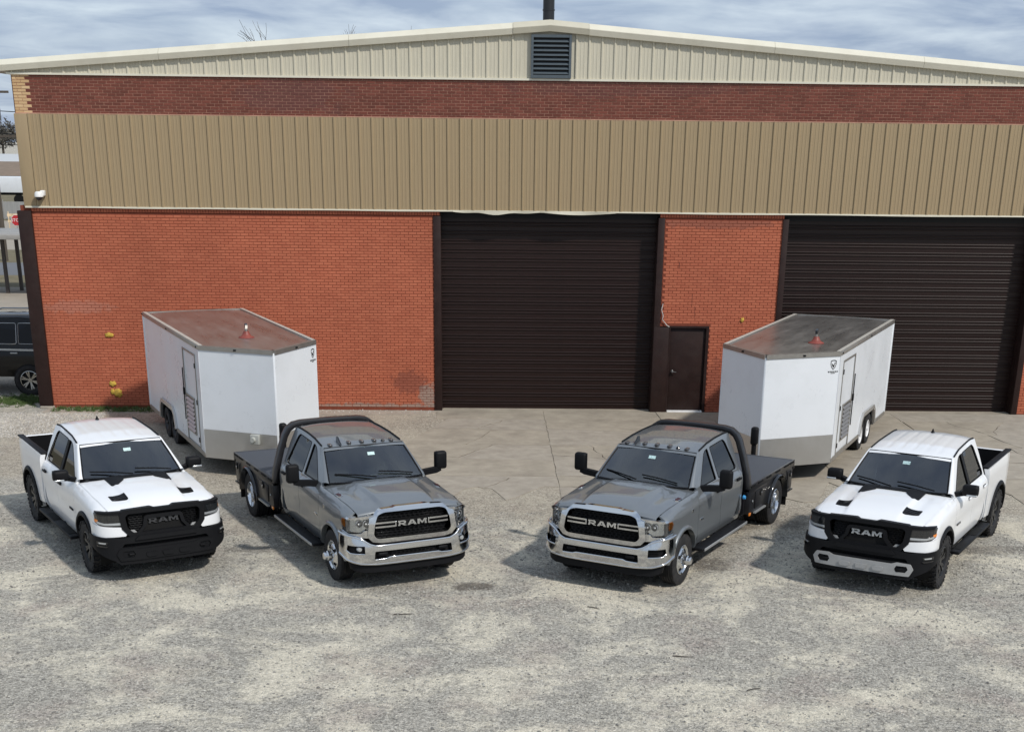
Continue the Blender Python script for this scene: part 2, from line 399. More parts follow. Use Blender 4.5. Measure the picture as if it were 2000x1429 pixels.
def shrink(P, e):
    P = [Vector(p) for p in P]; out = []; n = len(P); ar = sum(P[i].x*P[(i+1) % n].y-P[(i+1) % n].x*P[i].y for i in range(n)); sg = 1 if ar > 0 else -1
    for i in range(n):
        d1 = (P[i]-P[i-1]).normalized(); d2 = (P[(i+1) % n]-P[i]).normalized(); nn = Vector((-(d1+d2).y, (d1+d2).x))
        nn = nn.normalized()*sg if nn.length > 1e-6 else Vector((0, 0)); out.append(tuple(P[i]+nn*e))
    return out
cx = [-1.25, 1.5, 4.45, 7.45, 10.6, 14.35]; cy = [FY-.02, 34.25, 31.1, 27.95, 26.0]
for i in range(5):
    for j in range(4):
        x0, x1, y1, y0 = cx[i], cx[i+1], cy[j], cy[j+1]
        if i == 0 and j == 2: x0 = -2.1
        if i == 0 and j == 1: poly = [(-1.9, y0), (x1, y0), (x1, y1), (-.95, y1)]
        else: poly = [(x0, y0), (x1, y0), (x1, y1), (x0, y1)]
        if j == 3: 
            n_ = 11; poly = [(lerp(x0, x1, k/(n_-1)), min(y1-.25, y0+.5+.75*math.sin(x0*2.3+k*1.1)+random.uniform(-.45, .45))) for k in range(n_)]+[(x1, y1), (x0, y1)]
        MB().panel(shrink(poly, .02), lambda u, v: (u, v, .0035), (), None, h=4).build('joint_dirt', M_crack, apron, smooth=0)
        for P in split_poly(poly, 0 if j == 0 else (2 if random.random() < .75 else 1)):
            z = random.uniform(.009, .016); Q = shrink(resample(P, .5), random.uniform(.008, .016))
            Q = [(a+random.uniform(-.012, .012), b+random.uniform(-.012, .012)) for a, b in Q]
            MB().panel(Q, lambda u, v, z=z: (u, v, z), (), (0, 0, -.03), h=3).build('slab_piece', M_conc if random.random() < .6 else M_conc2, apron, smooth=0)
# the narrow strip in front of the painted wall
strip = tag(MB().panel([(-11.3, FY-.7), (-8, FY-.55), (-4, FY-.75), (-1.5, FY-.6), (-1.15, FY-.02), (-11.3, FY-.02)], lambda u, v: (u, v, .01), (), (0, 0, -.03), h=.5).build('wall_foot_strip', M_conc2, smooth=0), kind='structure')
# loose stones lying on the yard
def stones(n, xr, yr, s0, s1, name):
    P = np.stack([rng.uniform(*xr, n), rng.uniform(*yr, n), np.zeros(n)], 1)
    P = P[np.abs(P[:, 0]) < P[:, 1]*.40+.8]; n = len(P)
    O = np.array([(1, 0, 0), (-1, 0, 0), (0, 1, 0), (0, -1, 0), (0, 0, 1.), (0, 0, -1)]); F = np.array([(0, 2, 4), (2, 1, 4), (1, 3, 4), (3, 0, 4), (2, 0, 5), (1, 2, 5), (3, 1, 5), (0, 3, 5)])
    S = (s0+(s1-s0)*rng.random((n, 1, 1))**3)*rng.uniform(.6, 1.2, (n, 1, 3))*np.array([1, 1, .62]); a = rng.uniform(0, 6.28, n)
    V = O[None]*S*(1+rng.uniform(-.25, .25, (n, 6, 3))); c, s = np.cos(a)[:, None], np.sin(a)[:, None]
    V = np.stack([V[..., 0]*c-V[..., 1]*s, V[..., 0]*s+V[..., 1]*c, V[..., 2]], -1)+P[:, None, :]; V[..., 2] += S[:, :, 2]*.35
    FF = (F[None]+np.arange(n)[:, None, None]*6).reshape(-1, 3); tint = np.repeat(rng.random(n), 8)
    return tag(fast_mesh(name, V.reshape(-1, 3), FF, MATS['stone'], tint=tint), 'small grey and cream crushed stones scattered over the yard', 'gravel', kind='stuff')
tint_mat('stone', (.15, .145, .135), (.52, .50, .44), .9, bump=.2)
stones(56000, (-9.5, 9.5), (14, 25), .006, .026, 'loose_gravel')
# rubble heap edge at the left, by the corner of the building
tint_mat('rubble', (.30, .28, .25), (.52, .49, .44), .9, bump=.2)
# ------------------------------------------------------------------ warehouse
WH = tag(empty('warehouse', (0, FY, 0)), 'long low-gabled brick warehouse with tan metal siding band and brown roll-up doors', 'warehouse')
M_orange = tint_mat('painted_brick', (.40, .113, .060), (.455, .138, .074), .8, wear=[((.30, .26, .22), (-1.5, FY, .36), (.26, .5, .42), 3.2, .75), ((.17, .055, .04), (-1.95, FY, .72), (.55, .5, .36), 8, .55), ((.30, .26, .22), (-2.6, FY, .05), (2.2, .5, .16), 3, .75), ((.44, .30, .25), (-10.3, FY, 2.55), (1.0, .5, .2), 5, .2), ((.20, .06, .04), (5.9, FY, .6), (.4, .5, .9), 4, .5), ((.25, .09, .06), (5.7, FY, 4.7), (1.9, .5, .16), 4, .7)])
M_redb = tint_mat('red_brick', (.125, .040, .028), (.18, .056, .039), .85, wear=[((.12, .05, .045), (-4.6, FY, 7.5), (1.6, .5, .5), 2, .6), ((.11, .045, .04), (3.2, FY, 7.75), (4, .5, .25), 2, .5)])
M_buff = tint_mat('buff_brick', (.50, .33, .17), (.62, .44, .25), .85)
M_mort_o = mat('shaded_painted_mortar', (.20, .055, .032), .9, var=.2, vscale=5, spec=.2)  # shade of the recessed joints is worked into this orange paint tone
M_mort_r = mat('pink_mortar', (.44, .25, .18), .9, var=.35, vscale=1.5, spec=.2)
M_brown = mat('dark_brown_steel', (.022, .0105, .0088), .55, var=.25, vscale=3, spec=.25, dirt=((.045, .034, .031), .3), dscale=2.5)
M_door = mat('brown_door_steel', (.0165, .0074, .0060), .36, var=.2, vscale=4, spec=.3, stretch=(1, 1, 6), dirt=((.020, .0135, .0125), .3), dscale=1.8)
M_tan = mat('tan_siding', (.325, .245, .143), .55, var=.06, vscale=1.2, spec=.4, stretch=(5, 1, .5), dirt=((.28, .205, .12), .4), dscale=1.5)
M_cream = mat('cream_siding', (.54, .505, .40), .5, var=.06, vscale=1.2, spec=.4, stretch=(5, 1, .6), dirt=((.42, .39, .30), .45), dscale=1.5)
M_trim = mat('cream_trim', (.66, .63, .52), .45, var=.05, vscale=2, spec=.4, dirt=((.52, .48, .38), .4), dscale=1.3)
M_trim2 = mat('weathered_trim', (.53, .50, .40), .5, var=.07, vscale=3, spec=.4)
M_slate = mat('slate_louver', (.075, .095, .11), .5, var=.12, vscale=4, spec=.4)
M_black = mat('flat_black', (.012, .012, .013), .6, spec=.3)
CRS, MOD = .0677, .2032
def brick_list(x0, x1, z0, z1, off=0.):
    out = []; k = 0; z = z0
    while z+.05 <= z1:
        x = x0-(MOD/2 if k % 2 else 0)+off
        while x < x1:
            a, b = max(x, x0), min(x+MOD-.0105, x1)
            if b-a > .03: out.append((a, b, z, z+CRS-.0105))
            x += MOD
        z += CRS; k += 1
    return out
def brick_verts(a, b, c, d, pr=0., e=.0035):
    r = lambda i, y: [(a+i, y, c+i), (b-i, y, c+i), (b-i, y, d-i), (a+i, y, d-i)]
    return r(0, .014)+r(0, .0035-pr)+r(e, -pr)
BF = [(0, 1, 5, 4), (1, 2, 6, 5), (2, 3, 7, 6), (3, 0, 4, 7), (4, 5, 9, 8), (5, 6, 10, 9), (6, 7, 11, 10), (7, 4, 8, 11), (8, 9, 10, 11)]
def brick_wall(parent, lst, material, single_idx, stuff_name):
    """single bricks as objects sharing one mesh per size, the rest joined"""
    V = []; F = []; T = []; cache = {}
    for i, (a, b, c, d) in enumerate(lst):
        pr = random.uniform(-.0015, .0022)
        if i in single_idx:
            key = (round(b-a, 3), round(d-c, 3))
            if key not in cache:
                me = bpy.data.meshes.new('brick'); me.from_pydata(brick_verts(0, b-a, 0, d-c), [], BF); me.materials.append(material); cache[key] = me
            o = bpy.data.objects.new('brick', cache[key]); COL.objects.link(o); o.parent = parent; o.location = (a, -pr, c)
        else:
            o = len(V); V += brick_verts(a, b, c, d, pr); F += [tuple(q+o for q in f) for f in BF]; T += [random.random()]*9
    if V: tag(fast_mesh(stuff_name, V, F, material, parent, T), kind='stuff')
# mortar beds (the wall bodies behind the brick faces)
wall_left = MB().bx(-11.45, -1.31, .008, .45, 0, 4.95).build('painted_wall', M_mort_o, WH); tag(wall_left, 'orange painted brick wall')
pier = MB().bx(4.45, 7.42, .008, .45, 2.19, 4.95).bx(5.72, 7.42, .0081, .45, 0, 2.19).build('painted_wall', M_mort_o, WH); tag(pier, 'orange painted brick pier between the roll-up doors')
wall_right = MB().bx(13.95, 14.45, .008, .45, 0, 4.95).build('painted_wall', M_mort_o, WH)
LB = brick_list(-11.17, -1.31, .09, 4.79)
brick_wall(wall_left, LB, M_orange, set(i for i, q in enumerate(LB) if -8.0 < q[0] < -6.9 and q[2] > 3.4), 'brickwork')
PB = [q for q in brick_list(4.47, 7.42, .02, 4.79, .06) if not (q[2] < 2.19 and q[0] < 5.71)]
PB += [(5.72, min(q[1], 99), q[2], q[3]) for q in brick_list(4.47, 7.42, .02, 2.18, .06) if q[0] < 5.71 and q[1] > 5.76]
sel = [i for i, q in enumerate(PB) if q[2] > 3.75][:170]
brick_wall(pier, PB, M_orange, set(sel), 'brickwork')
brick_wall(wall_right, brick_list(13.95, 14.45, .02, 4.79), M_orange, set(), 'brickwork')
for w, (a, b) in ((wall_left, (-11.17, -1.14)), (pier, (4.33, 7.42)), (wall_right, (13.95, 14.45))):   # soldier course under the siding
    V = []; F = []; T = []; x = a
    while x < b:
        o = len(V); V += [(p[0], p[1]-.022, p[2]) for p in brick_verts(x, min(x+.0575, b), 4.815, 4.96)]; F += [tuple(q+o for q in f) for f in BF]; T += [random.random()]*9; x += CRS
    tag(fast_mesh('soldier_course', V, F, M_orange, w, T), kind='stuff')
band = MB().bx(-11.29, 14.45, .008, .45, 7.02, 7.92).build('brick_band', M_mort_r, WH); tag(band, 'band of dark red brick above the tan siding')
BB = brick_list(-11.29, 14.4, 7.035, 7.90)
red, buff = [], []
for q in BB:
    k = round((q[2]-7.035)/CRS)
    (buff if q[1] < -11.29+(.43 if k % 2 == 0 else .34) else red).append(q)
buff_wall = band
V = None
brick_wall(band, red, M_redb, set(i for i, q in enumerate(red) if 2.6 < q[0] < 7.0), 'brickwork')
for q in buff:
    me = bpy.data.meshes.new('corner_brick'); me.from_pydata(brick_verts(0, q[1]-q[0], 0, q[3]-q[2], .003), [], BF); me.materials.append(M_buff)
    o = bpy.data.objects.new('corner_brick', me); COL.objects.link(o); o.parent = band; o.location = (q[0], 0, q[2])
# core of the building behind the facade
MB().bx(-11.3, 14.45, .05, .45, 4.9, 7.05).build('siding_backing', M_brown, WH)
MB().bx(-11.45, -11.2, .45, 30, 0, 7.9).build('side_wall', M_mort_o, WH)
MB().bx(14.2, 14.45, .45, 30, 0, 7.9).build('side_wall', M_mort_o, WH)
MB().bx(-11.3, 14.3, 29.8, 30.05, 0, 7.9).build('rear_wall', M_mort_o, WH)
# tan siding, one ribbed sheet per 305 mm module
def rib_profile(w, minor=True):
    p = [(0, 0), (.018, -.031), (.048, -.031), (.072, 0)]
    if minor: p += [(.125, 0), (.135, -.005), (.150, -.005), (.160, 0), (.205, 0), (.215, -.005), (.230, -.005), (.240, 0)]
    return p+[(w, 0)]
RW = .3048
def rib_sheet(name, material, parent, x, z0, ztop, y=-.03, w=RW, n=1):
    pr = rib_profile(w); m = MB(); rows = [[(a, b, 0) for a, b in pr], [(a, b, (ztop(x+a)-z0)) for a, b in pr]]
    m.grid(rows); o = len(m.v)
    return m.build(name, material, parent, smooth=0, recalc=False, loc=(x, y, z0))
first = None; x = -11.32+.30
MB().bx(-11.33, -11.02, -.045, .01, 4.93, 7.03).build('corner_trim', M_tan, WH, bevel=.01)
while x < 14.4:
    if first is None: first = rib_sheet('siding_sheet', M_tan, WH, x, 4.93, lambda q: 7.03)
    else: copy_obj(first, loc=(x, -.03+random.uniform(-.002, .002), 4.93), rot=(0, random.uniform(-.0012, .0012), 0))
    x += RW
MB().bx(-11.3, 14.4, -.034, .02, 7.028, 7.05).build('siding_cap', M_mort_r, WH)
# bent drip edge under the siding
def drip(x0, x1, f, name='drip_edge'):
    rows = []; n = max(2, int((x1-x0)/.12))
    for k in range(n+1):
        x = lerp(x0, x1, k/n); dz, dy = f(x); rows.append([(x, -.02, 4.945), (x, -.075-dy*.3, 4.935), (x, -.085-dy, 4.905-dz), (x, -.05-dy, 4.90-dz)])
    MB().grid(rows).build(name, M_trim2, WH, recalc=False)
drip(-11.3, -.82, lambda x: (.004*math.sin(x*2.1), 0))
drip(-.82, 1.33, lambda x: (.045*math.sin((x+.82)/2.15*math.pi)*(1+.5*math.sin(x*7)), .02*math.sin(x*5)))
drip(1.30, 3.22, lambda x: (.05*abs(math.sin(x*1.7+.8)), .03*math.sin(x*4)))
drip(3.2, 14.4, lambda x: (.006*math.sin(x*1.3), 0))
# gable
GX, GZ, GS = 1.506, 9.19, .0762
zrake = lambda x: GZ-GS*abs(x-GX)
x = -11.3
MB().bx(-11.4, 14.42, -.045, .02, 7.885, 7.93).build('gable_base_trim', M_trim, WH)
gp = [(-11.45, 7.92), (14.45, 7.92), (14.45, zrake(14.45)-.2), (GX, GZ-.2), (-11.45, zrake(-11.45)-.2)]
MB().panel(gp, lambda u, v: (u, .012, v), (), (0, .2, 0), h=3).build('gable_backing', M_cream, WH)
while x < 14.2:
    if not (1.04 < x+.15 < 2.04):
        ht = min(zrake(x), zrake(x+RW))-.2
        if ht > 7.96: rib_sheet('gable_sheet', M_cream, WH, x, 7.93, lambda q: max(7.94, zrake(q)-.21), y=-.002)
    x += RW
def fascia(x0, x1, material, dy=0.):
    sec = [(-.0, .01), (-.05, 0.), (-.15, -.115), (-.15, -.125), (-.105, -.245), (-.03, -.25), (-.02, -.18)]
    rows = [[(x, y-dy, zrake(x)+z+dy*.5) for (y, z) in sec] for x in ([x0, GX, x1] if x0 < GX < x1 else [x0, x1])]
    m = MB(); n = len(sec)
    for r in rows: m.v += r
    for i in range(len(rows)-1):
        for k in range(n): m.f.append((i*n+k, i*n+(k+1) % n, (i+1)*n+(k+1) % n, (i+1)*n+k))
    m.f.append(tuple(range(n))); m.f.append(tuple((len(rows)-1)*n+k for k in range(n)))
    return m.build('fascia_segment', material, WH, smooth=20)
sx = [-12.2, -7.75, -3.25, .62, 2.42, 6.85, 10.45, 15.2]
for i in range(7): fascia(sx[i]+.003, sx[i+1]-.003, M_trim2 if i == 3 else M_trim, .012 if i == 3 else 0)
for x0, x1 in ((-12.2, GX), (GX, 15.2)):
    m = MB(); q = [(x0, -.02), (x1, -.02), (x1, 30.2), (x0, 30.2)]
    m.add([(a, b, zrake(a)-.01) for a, b in q]+[(a, b, zrake(a)-.16) for a, b in q], [(0, 1, 2, 3), (7, 6, 5, 4), (0, 4, 5, 1), (1, 5, 6, 2), (2, 6, 7, 3), (3, 7, 4, 0)]).build('roof', M_cream, WH)
# louvred vent
vent = MB().bx(1.06, 1.115, -.09, .02, 7.94, 8.88).bx(1.965, 2.02, -.09, .02, 7.94, 8.88).bx(1.1151, 1.9649, -.085, .02, 7.94, 8.01).bx(1.1151, 1.9649, -.085, .02, 8.82, 8.88).build('vent', M_slate, WH); tag(vent, 'slate grey louvred vent in the gable')
MB().bx(1.1, 1.98, -.004, .008, 7.96, 8.86).build('backing', M_black, vent)
sl = None
for k in range(8):
    z = 8.06+k*.0985
    if sl is None: sl = MB().box((0, 0, 0), (.848, .012, .095), Matrix.Rotation(R_(-50), 3, 'X')).build('louver_slat', M_slate, vent, loc=(1.54, -.045, z))
    else: copy_obj(sl, loc=(1.54, -.045, z))
# steel posts and door jambs
MB().bx(-11.52, -11.18, -.07, .45, .06, 4.83).build('corner_post', M_brown, WH, bevel=.012)
MB().bx(-11.5, -11.15, -.12, .3, 0, .06).build('post_footing', M_conc2, WH, bevel=.015)
def jamb(a, b, z1=4.8): return MB().bx(a, b, -.035, .50, 0, z1).build('door_jamb', M_brown, WH, bevel=.006)
for a, b in ((-1.31, -1.125), (4.29, 4.45), (7.40, 7.545), (13.80, 13.95)): jamb(a, b)
MB().bx(-1.3, 4.45, .30, .5, 4.75, 5.0).build('door_head', M_black, WH); MB().bx(7.42, 13.9, .30, .5, 4.75, 5.0).build('door_head', M_black, WH)
# roll-up doors, slat by slat
SP = .2115
def rollup(x0, x1, label):
    d = empty('rollup_door', (0, .40, 0), parent=WH); tag(d, label)
    pr = [(0, 0), (0, .066)]
    for c in (.090, .160): pr += [(-.020*math.sin(k/8*math.pi), c-.022*math.cos(k/8*math.pi)) for k in range(9)]
    pr += [(0, SP)]
    m = MB(); m.grid([[(x, y, z) for (y, z) in pr] for x in (x0, x1)])
    s = m.build('slat', M_door, d, smooth=60, recalc=False, loc=(0, 0, .03))
    k = 1
    while k*SP < 4.85:
        copy_obj(s, loc=(0, random.uniform(-.003, .003), .03+k*SP), rot=(0, random.uniform(-.0004, .0004), 0)); k += 1
    MB().bx(x0, x1, -.02, .02, .0, .035).build('bottom_bar', M_brown, d)
    return d
rollup(-1.125, 4.29, 'dark brown roll-up door with ribbed slats, beside the walk-in door')
rollup(7.545, 13.8, 'wide dark brown roll-up door behind the trailer')
# walk-in door
fill = MB().bx(4.30, 4.69, -.045, .08, 0, 2.17).build('door_side_panel', M_brown, WH, bevel=.008)
fr = MB().bx(4.695, 4.735, -.02, .25, 0, 2.2).bx(5.65, 5.72, -.02, .25, 0, 2.2).bx(4.735, 5.65, -.02, .25, 2.15, 2.2).build('door_frame', M_brown, WH)
wd = MB().bx(4.738, 5.647, .05, .095, .035, 2.147).build('walk_door', M_brown, WH, bevel=.004); tag(wd, 'dark brown walk-in steel door')
M_steel = mat('brushed_steel', (.55, .55, .54), .3, 1., var=.1, vscale=30)
kn = MB(); kn.cyl((4.83, .05, 1.05), (4.83, .02, 1.05), .035, 14); kn.lathe([(.0, -.055), (.022, -.055), (.032, -.035), (.030, -.015), (.015, .0), (.0, .0)], 14, 'Y', (4.83, .015, 1.05), closed=False); kn.bar([(4.83, -.02, 1.05), (4.93, -.02, 1.04)], .02, .016)
kn.build('door_handle', M_steel, wd)
for z in (.25, 1.1, 1.95): MB().cyl((5.652, .035, z-.06), (5.652, .035, z+.06), .012, 8).build('hinge', M_brown, wd)
MB().bx(4.737, 5.648, -.05, .048, .006, .05).build('threshold', mat('pale_aluminium', (.78, .78, .78), .5, .0, var=.05), WH)
# small fittings on the facade
MB().tube([(4.50, -.02, 2.75), (4.47, -.035, 2.6), (4.52, -.03, 2.45), (4.50, -.04, 2.36), (4.57, -.03, 2.28), (4.62, -.04, 2.22), (4.69, -.03, 2.18)], .012, 6).build('loose_cable', mat('grey_cable', (.45, .43, .40), .6, var=.5, vscale=25), WH)
def blob(name, x, z, r, material, n=3):
    bm = bmesh.new(); bmesh.ops.create_icosphere(bm, subdivisions=3, radius=1)
    for v in bm.verts:
        k = 1+.28*math.sin(v.co.x*5+x*9)*math.cos(v.co.z*6+z*7)+random.uniform(-.08, .08); v.co = Vector((v.co.x*r[0]*k, v.co.y*.03, v.co.z*r[1]*k))
    me = bpy.data.meshes.new(name); bm.to_mesh(me); bm.free(); me.polygons.foreach_set('use_smooth', [True]*len(me.polygons)); me.materials.append(material)
    o = bpy.data.objects.new(name, me); COL.objects.link(o); o.parent = WH; o.location = (x, -.008, z); return o
M_foam = mat('yellow_foam', (.50, .33, .05), .8, var=.4, vscale=14, bump=.6, bscale=30)
for x, z, r in ((-9.57, 1.86, (.11, .055)), (-9.60, .63, (.09, .07)), (-9.50, .40, (.12, .115)), (-9.62, .43, (.06, .08)), (6.55, 2.36, (.05, .06))): blob('foam_patch', x, z, r, M_foam)
M_crk = mat('wall_crack', (.12, .035, .025), .95)
for pts in ([(4.86, 3.75), (4.87, 3.62)], [(5.24, 2.98), (5.24, 2.7)], [(5.32, 2.68), (5.32, 2.4)]):
    for a, b in zip(pts[:-1], pts[1:]): MB().bx(min(a[0], b[0])-.0035, max(a[0], b[0])+.0035, -.0035, .01, min(a[1], b[1]), max(a[1], b[1])+.01).build('crack', M_crk, pier)
M_cam = mat('white_plastic', (.75, .75, .73), .35, spec=.5)
sc = tag(empty('security_camera', (-10.87, FY-.03, 5.16)), 'white dome security camera on the tan siding', 'camera')
MB().rbox((.05, -.08, .08), (.10, .16, .13), .02).build('bracket', M_cam, sc); MB().lathe([(0, .1), (.07, .1), (.10, .06), (.105, -.02), (.09, -.03), (0, -.03)], 20, 'Z', (-.03, -.15, .02), closed=False).build('housing', M_cam, sc)
MB().lathe([(.085, -.03), (.075, -.07), (.045, -.1), (0, -.11)], 20, 'Z', (-.03, -.15, .02), closed=False).build('dome', mat('smoked_dome', (.02, .02, .025), .08), sc)
st = tag(MB().cyl((1.735, 42, 8.5), (1.735, 42, 12.5), .16, 20).cyl((1.735, 42, 9.93), (1.735, 42, 9.97), .172, 20).cyl((1.735, 42, 10.6), (1.735, 42, 10.64), .172, 20).build('flue_pipe', mat('black_flue', (.02, .022, .026), .4, .3)), 'black metal flue pipe rising behind the roof ridge', 'pipe')
# weeds and rubble at the wall foot
M_weed = mat('weed_green', (.075, .12, .03), .8, var=.4, vscale=8)
def tufts(name, spots, label, h0=.03, h1=.10, n=14):
    V = []; F = []
    for (x, y) in spots:
        for _ in range(n):
            a = random.uniform(0, 6.28); r = random.uniform(0, .07); h = random.uniform(h0, h1); w = random.uniform(.004, .010); bx, by = x+r*math.cos(a), y+r*math.sin(a); t = random.uniform(0, 6.28); lx, ly = math.cos(t)*h*.5, math.sin(t)*h*.5
            o = len(V); V += [(bx-w*math.sin(t), by+w*math.cos(t), 0), (bx+w*math.sin(t), by-w*math.cos(t), 0), (bx+lx*.4+w*.7*math.sin(t), by+ly*.4-w*.7*math.cos(t), h*.6), (bx+lx, by+ly, h)]; F += [(o, o+1, o+2, o+3)]
    return tag(fast_mesh(name, V, F, M_weed), label, 'weeds', kind='stuff')
tufts('weeds', [(random.uniform(-11.1, -7.6), FY-random.uniform(.02, .55)) for _ in range(260)], 'low green weeds along the foot of the painted wall')
tufts('grass_patch', [(-12.35+random.gauss(0, .42), 36.4+random.gauss(0, .33)) for _ in range(420)], 'patch of green grass beside the building corner', .03, .08)
def rubble(name, n, xr, yr, s0, s1, label):
    o = None; sp = []
    P = np.stack([rng.uniform(*xr, n), rng.uniform(*yr, n), np.zeros(n)], 1); O = np.array([(1, 0, 0), (-1, 0, 0), (0, 1, 0), (0, -1, 0), (0, 0, 1.), (0, 0, -1)]); F = np.array([(0, 2, 4), (2, 1, 4), (1, 3, 4), (3, 0, 4), (2, 0, 5), (1, 2, 5), (3, 1, 5), (0, 3, 5)])
    S = rng.uniform(s0, s1, (n, 1, 1))*rng.uniform(.6, 1.2, (n, 1, 3)); V = O[None]*S*(1+rng.uniform(-.3, .3, (n, 6, 3)))+P[:, None, :]; FF = (F[None]+np.arange(n)[:, None, None]*6).reshape(-1, 3)
    return tag(fast_mesh(name, V.reshape(-1, 3), FF, MATS['rubble'], tint=np.repeat(rng.random(n), 8)), label, 'rubble', kind='stuff')
rubble('white_rubble', 5200, (-13.5, -9.6), (31.6, 34.7), .012, .035, 'pale crushed rock by the corner of the warehouse')
rubble('wall_foot_rubble', 700, (-11, -1.4), (FY-.45, FY-.03), .01, .035, 'broken bits of concrete along the wall foot')

M_twig = mat('twig', (.06, .05, .04), .9)
for k, (x, y, a, l) in enumerate(((1.55, 19.35, -.5, .22), (2.55, 17.25, -.15, .30), (3.35, 16.0, .4, .2), (-1.35, 18.95, .1, .26))):
    P = [Vector((x+math.cos(a)*l*t+.02*math.sin(t*5+k), y+math.sin(a)*l*t, .012)) for t in (0, .35, .7, 1)]
    tag(MB().tube(P, .008, 5, scales=[1, .9, .8, .5]).build('fallen_twig', M_twig), ('short dark twig on the gravel ahead of the slotted-bumper flatbed', 'longest dark twig on the gravel, out in the open yard', 'shortest dark twig, lying aslant on the open gravel', 'straight dark twig on the gravel ahead of the flatbed with fog lights')[k], 'twig', 'twigs on the gravel')
# ------------------------------------------------------------------ vehicles
M_white = mat('white_paint', (.78, .79, .80), .30, coat=.7, spec=.5)
def metallic_paint(name, col):
    m = mat(name, col, .38, .55, coat=1.0)
    return m
M_grey = metallic_paint('grey_metallic_paint', (.205, .22, .23))
M_sat = mat('satin_black_plastic', (.0062, .0064, .0075), .55, spec=.17, var=.12, vscale=12)
M_gblk = mat('gloss_black', (.008, .008, .009), .12, coat=.6)
M_bed = mat('black_steel_paint', (.012, .012, .014), .33, spec=.5, var=.2, vscale=5)
M_deck = mat('deck_steel', (.060, .066, .078), .62, .0, var=.12, vscale=3, bump=.15, bscale=80, spec=.35)  # blue-grey base carries the sky's reflection on the decks
M_dark = mat('underbody', (.008, .008, .008), .8, spec=.2)
M_rub = mat('tyre_rubber', (.022, .022, .023), .8, spec=.25, var=.3, vscale=14, dirt=((.10, .09, .08), .35), dscale=6)
M_rim_b = mat('black_rim', (.014, .014, .015), .35, spec=.5)
M_chrome = mat('chrome', (.66, .665, .67), .06, 1., var=.02, vscale=3)
M_alu = mat('polished_rim', (.70, .71, .72), .16, 1.)
M_silver = mat('silver_paint', (.42, .43, .43), .4, .5)
M_skid = mat('grey_skid_plate', (.33, .33, .325), .5, .2, var=.1, vscale=8)
M_lens_d = mat('smoked_lens', (.012, .013, .014), .05, coat=.8)
M_led = mat('led_silver', (.55, .57, .58), .2, .6)
M_amber = mat('amber_lens', (.75, .22, .02), .15, coat=.6)
M_red = mat('red_lens', (.45, .02, .02), .15, coat=.6)
M_int = mat('interior_grey', (.05, .052, .055), .8, var=.1)
M_int2 = mat('seat_black', (.025, .025, .027), .75, var=.1)
M_paper = mat('white_paper', (.78, .8, .8), .7)
M_ws_w = glass('windshield_glass_dark', (.22, .25, .27))
M_ws_g = glass('windshield_glass', (.50, .56, .56))
M_tint = glass('privacy_glass', (.05, .055, .06), k=.9)
M_clear = glass('lamp_glass', (.93, .95, .96))
M_orange_mark = M_amber
LETTERS = {   # outline and holes on a 1 x 1 box
 'R': ([(0, 0), (.26, 0), (.26, .30), (.42, .30), (.74, 0), (1.08, 0), (.72, .34), (.95, .42), (.98, .62), (.98, .80), (.84, 1), (0, 1), (0, .74), (.08, .70), (.08, .26), (0, .22)], [[(.28, .52), (.68, .52), (.72, .60), (.72, .70), (.66, .76), (.28, .76)]]),
 'A': ([(0, 0), (.30, 0), (.38, .20), (.78, .20), (.86, 0), (1.16, 0), (.76, 1), (.40, 1)], [[(.46, .40), (.70, .40), (.60, .72), (.56, .72)]]),
 'M': ([(0, 0), (.27, 0), (.27, .62), (.52, .12), (.66, .12), (.91, .62), (.91, 0), (1.18, 0), (1.18, .24), (1.12, .28), (1.12, .72), (1.18, .76), (1.18, 1), (.86, 1), (.59, .46), (.32, 1), (0, 1)], [])}
def word_ram(parent, fmap, w, h, material, thick=(-.02, 0, 0), name='letter'):
    """three wide letters centred on (0, 0) of fmap(u, v)"""
    x = -w/2; k = w/(1.04+.10+1.16+.10+1.18)
    for ch in 'RAM':
        out, holes = LETTERS[ch]; T = lambda p: (x+p[0]*k, (p[1]-.5)*h)
        MB().panel([T(p) for p in out], fmap, [[T(p) for p in q] for q in holes], thick, h=.2).build(name, material, parent, smooth=0)
        x += k*((1.06 if ch == 'R' else 1.16)+.11)
# ---- wheels: meshes are made once, then shared
WHEELS = {}
def tyre_mesh(R, W, rim, chunky, name='tyre'):
    h = W/2; m = MB(); t = .018 if chunky else .0
    pr = [(rim, -h*.72), (rim+.02, -h*.90), (lerp(rim, R, .45), -h), (R-.035, -h*.97), (R-t-.006, -h*.86)]
    if not chunky:
        for c in (-.52, -.17, .17, .52): pr += [(R, h*(c-.05)), (R-.014, h*(c-.045)), (R-.014, h*(c+.045)), (R, h*(c+.05))]
    else: pr += [(R-t, 0)]
    pr += [(R-t-.006, h*.86), (R-.035, h*.97), (lerp(rim, R, .45), h), (rim+.02, h*.90), (rim, h*.72)]
    m.lathe(pr, 56)
    n = 34 if chunky else 60
    for i in range(n):
        a = 2*math.pi*i/n; rot = Matrix.Rotation(-a, 3, 'Y')
        def lug(y, s, da, skew, hh):
            rr = Matrix.Rotation(-(a+da), 3, 'Y'); c = rr @ Vector((R-hh/2-.001, y, 0)); m.box(c, (hh, s[0], s[1]), rr @ Matrix.Rotation(skew, 3, 'X'))
        if chunky:
            for sd in (-1, 1):
                lug(sd*h*.80, (h*.46, R*.098), (.09 if sd > 0 else 0), sd*.12, .026)
                if i % 2 == 0: lug(sd*h*.99, (h*.12, R*.12), (.09 if sd > 0 else 0), 0, .055)
                lug(sd*h*.26, (h*.50, R*.055), .05+(.06 if sd > 0 else 0), -sd*.65, .024)
        else:
            for sd in (-1, 1): lug(sd*h*.80, (h*.22, R*.06), 0, sd*.2, .012)
    return m
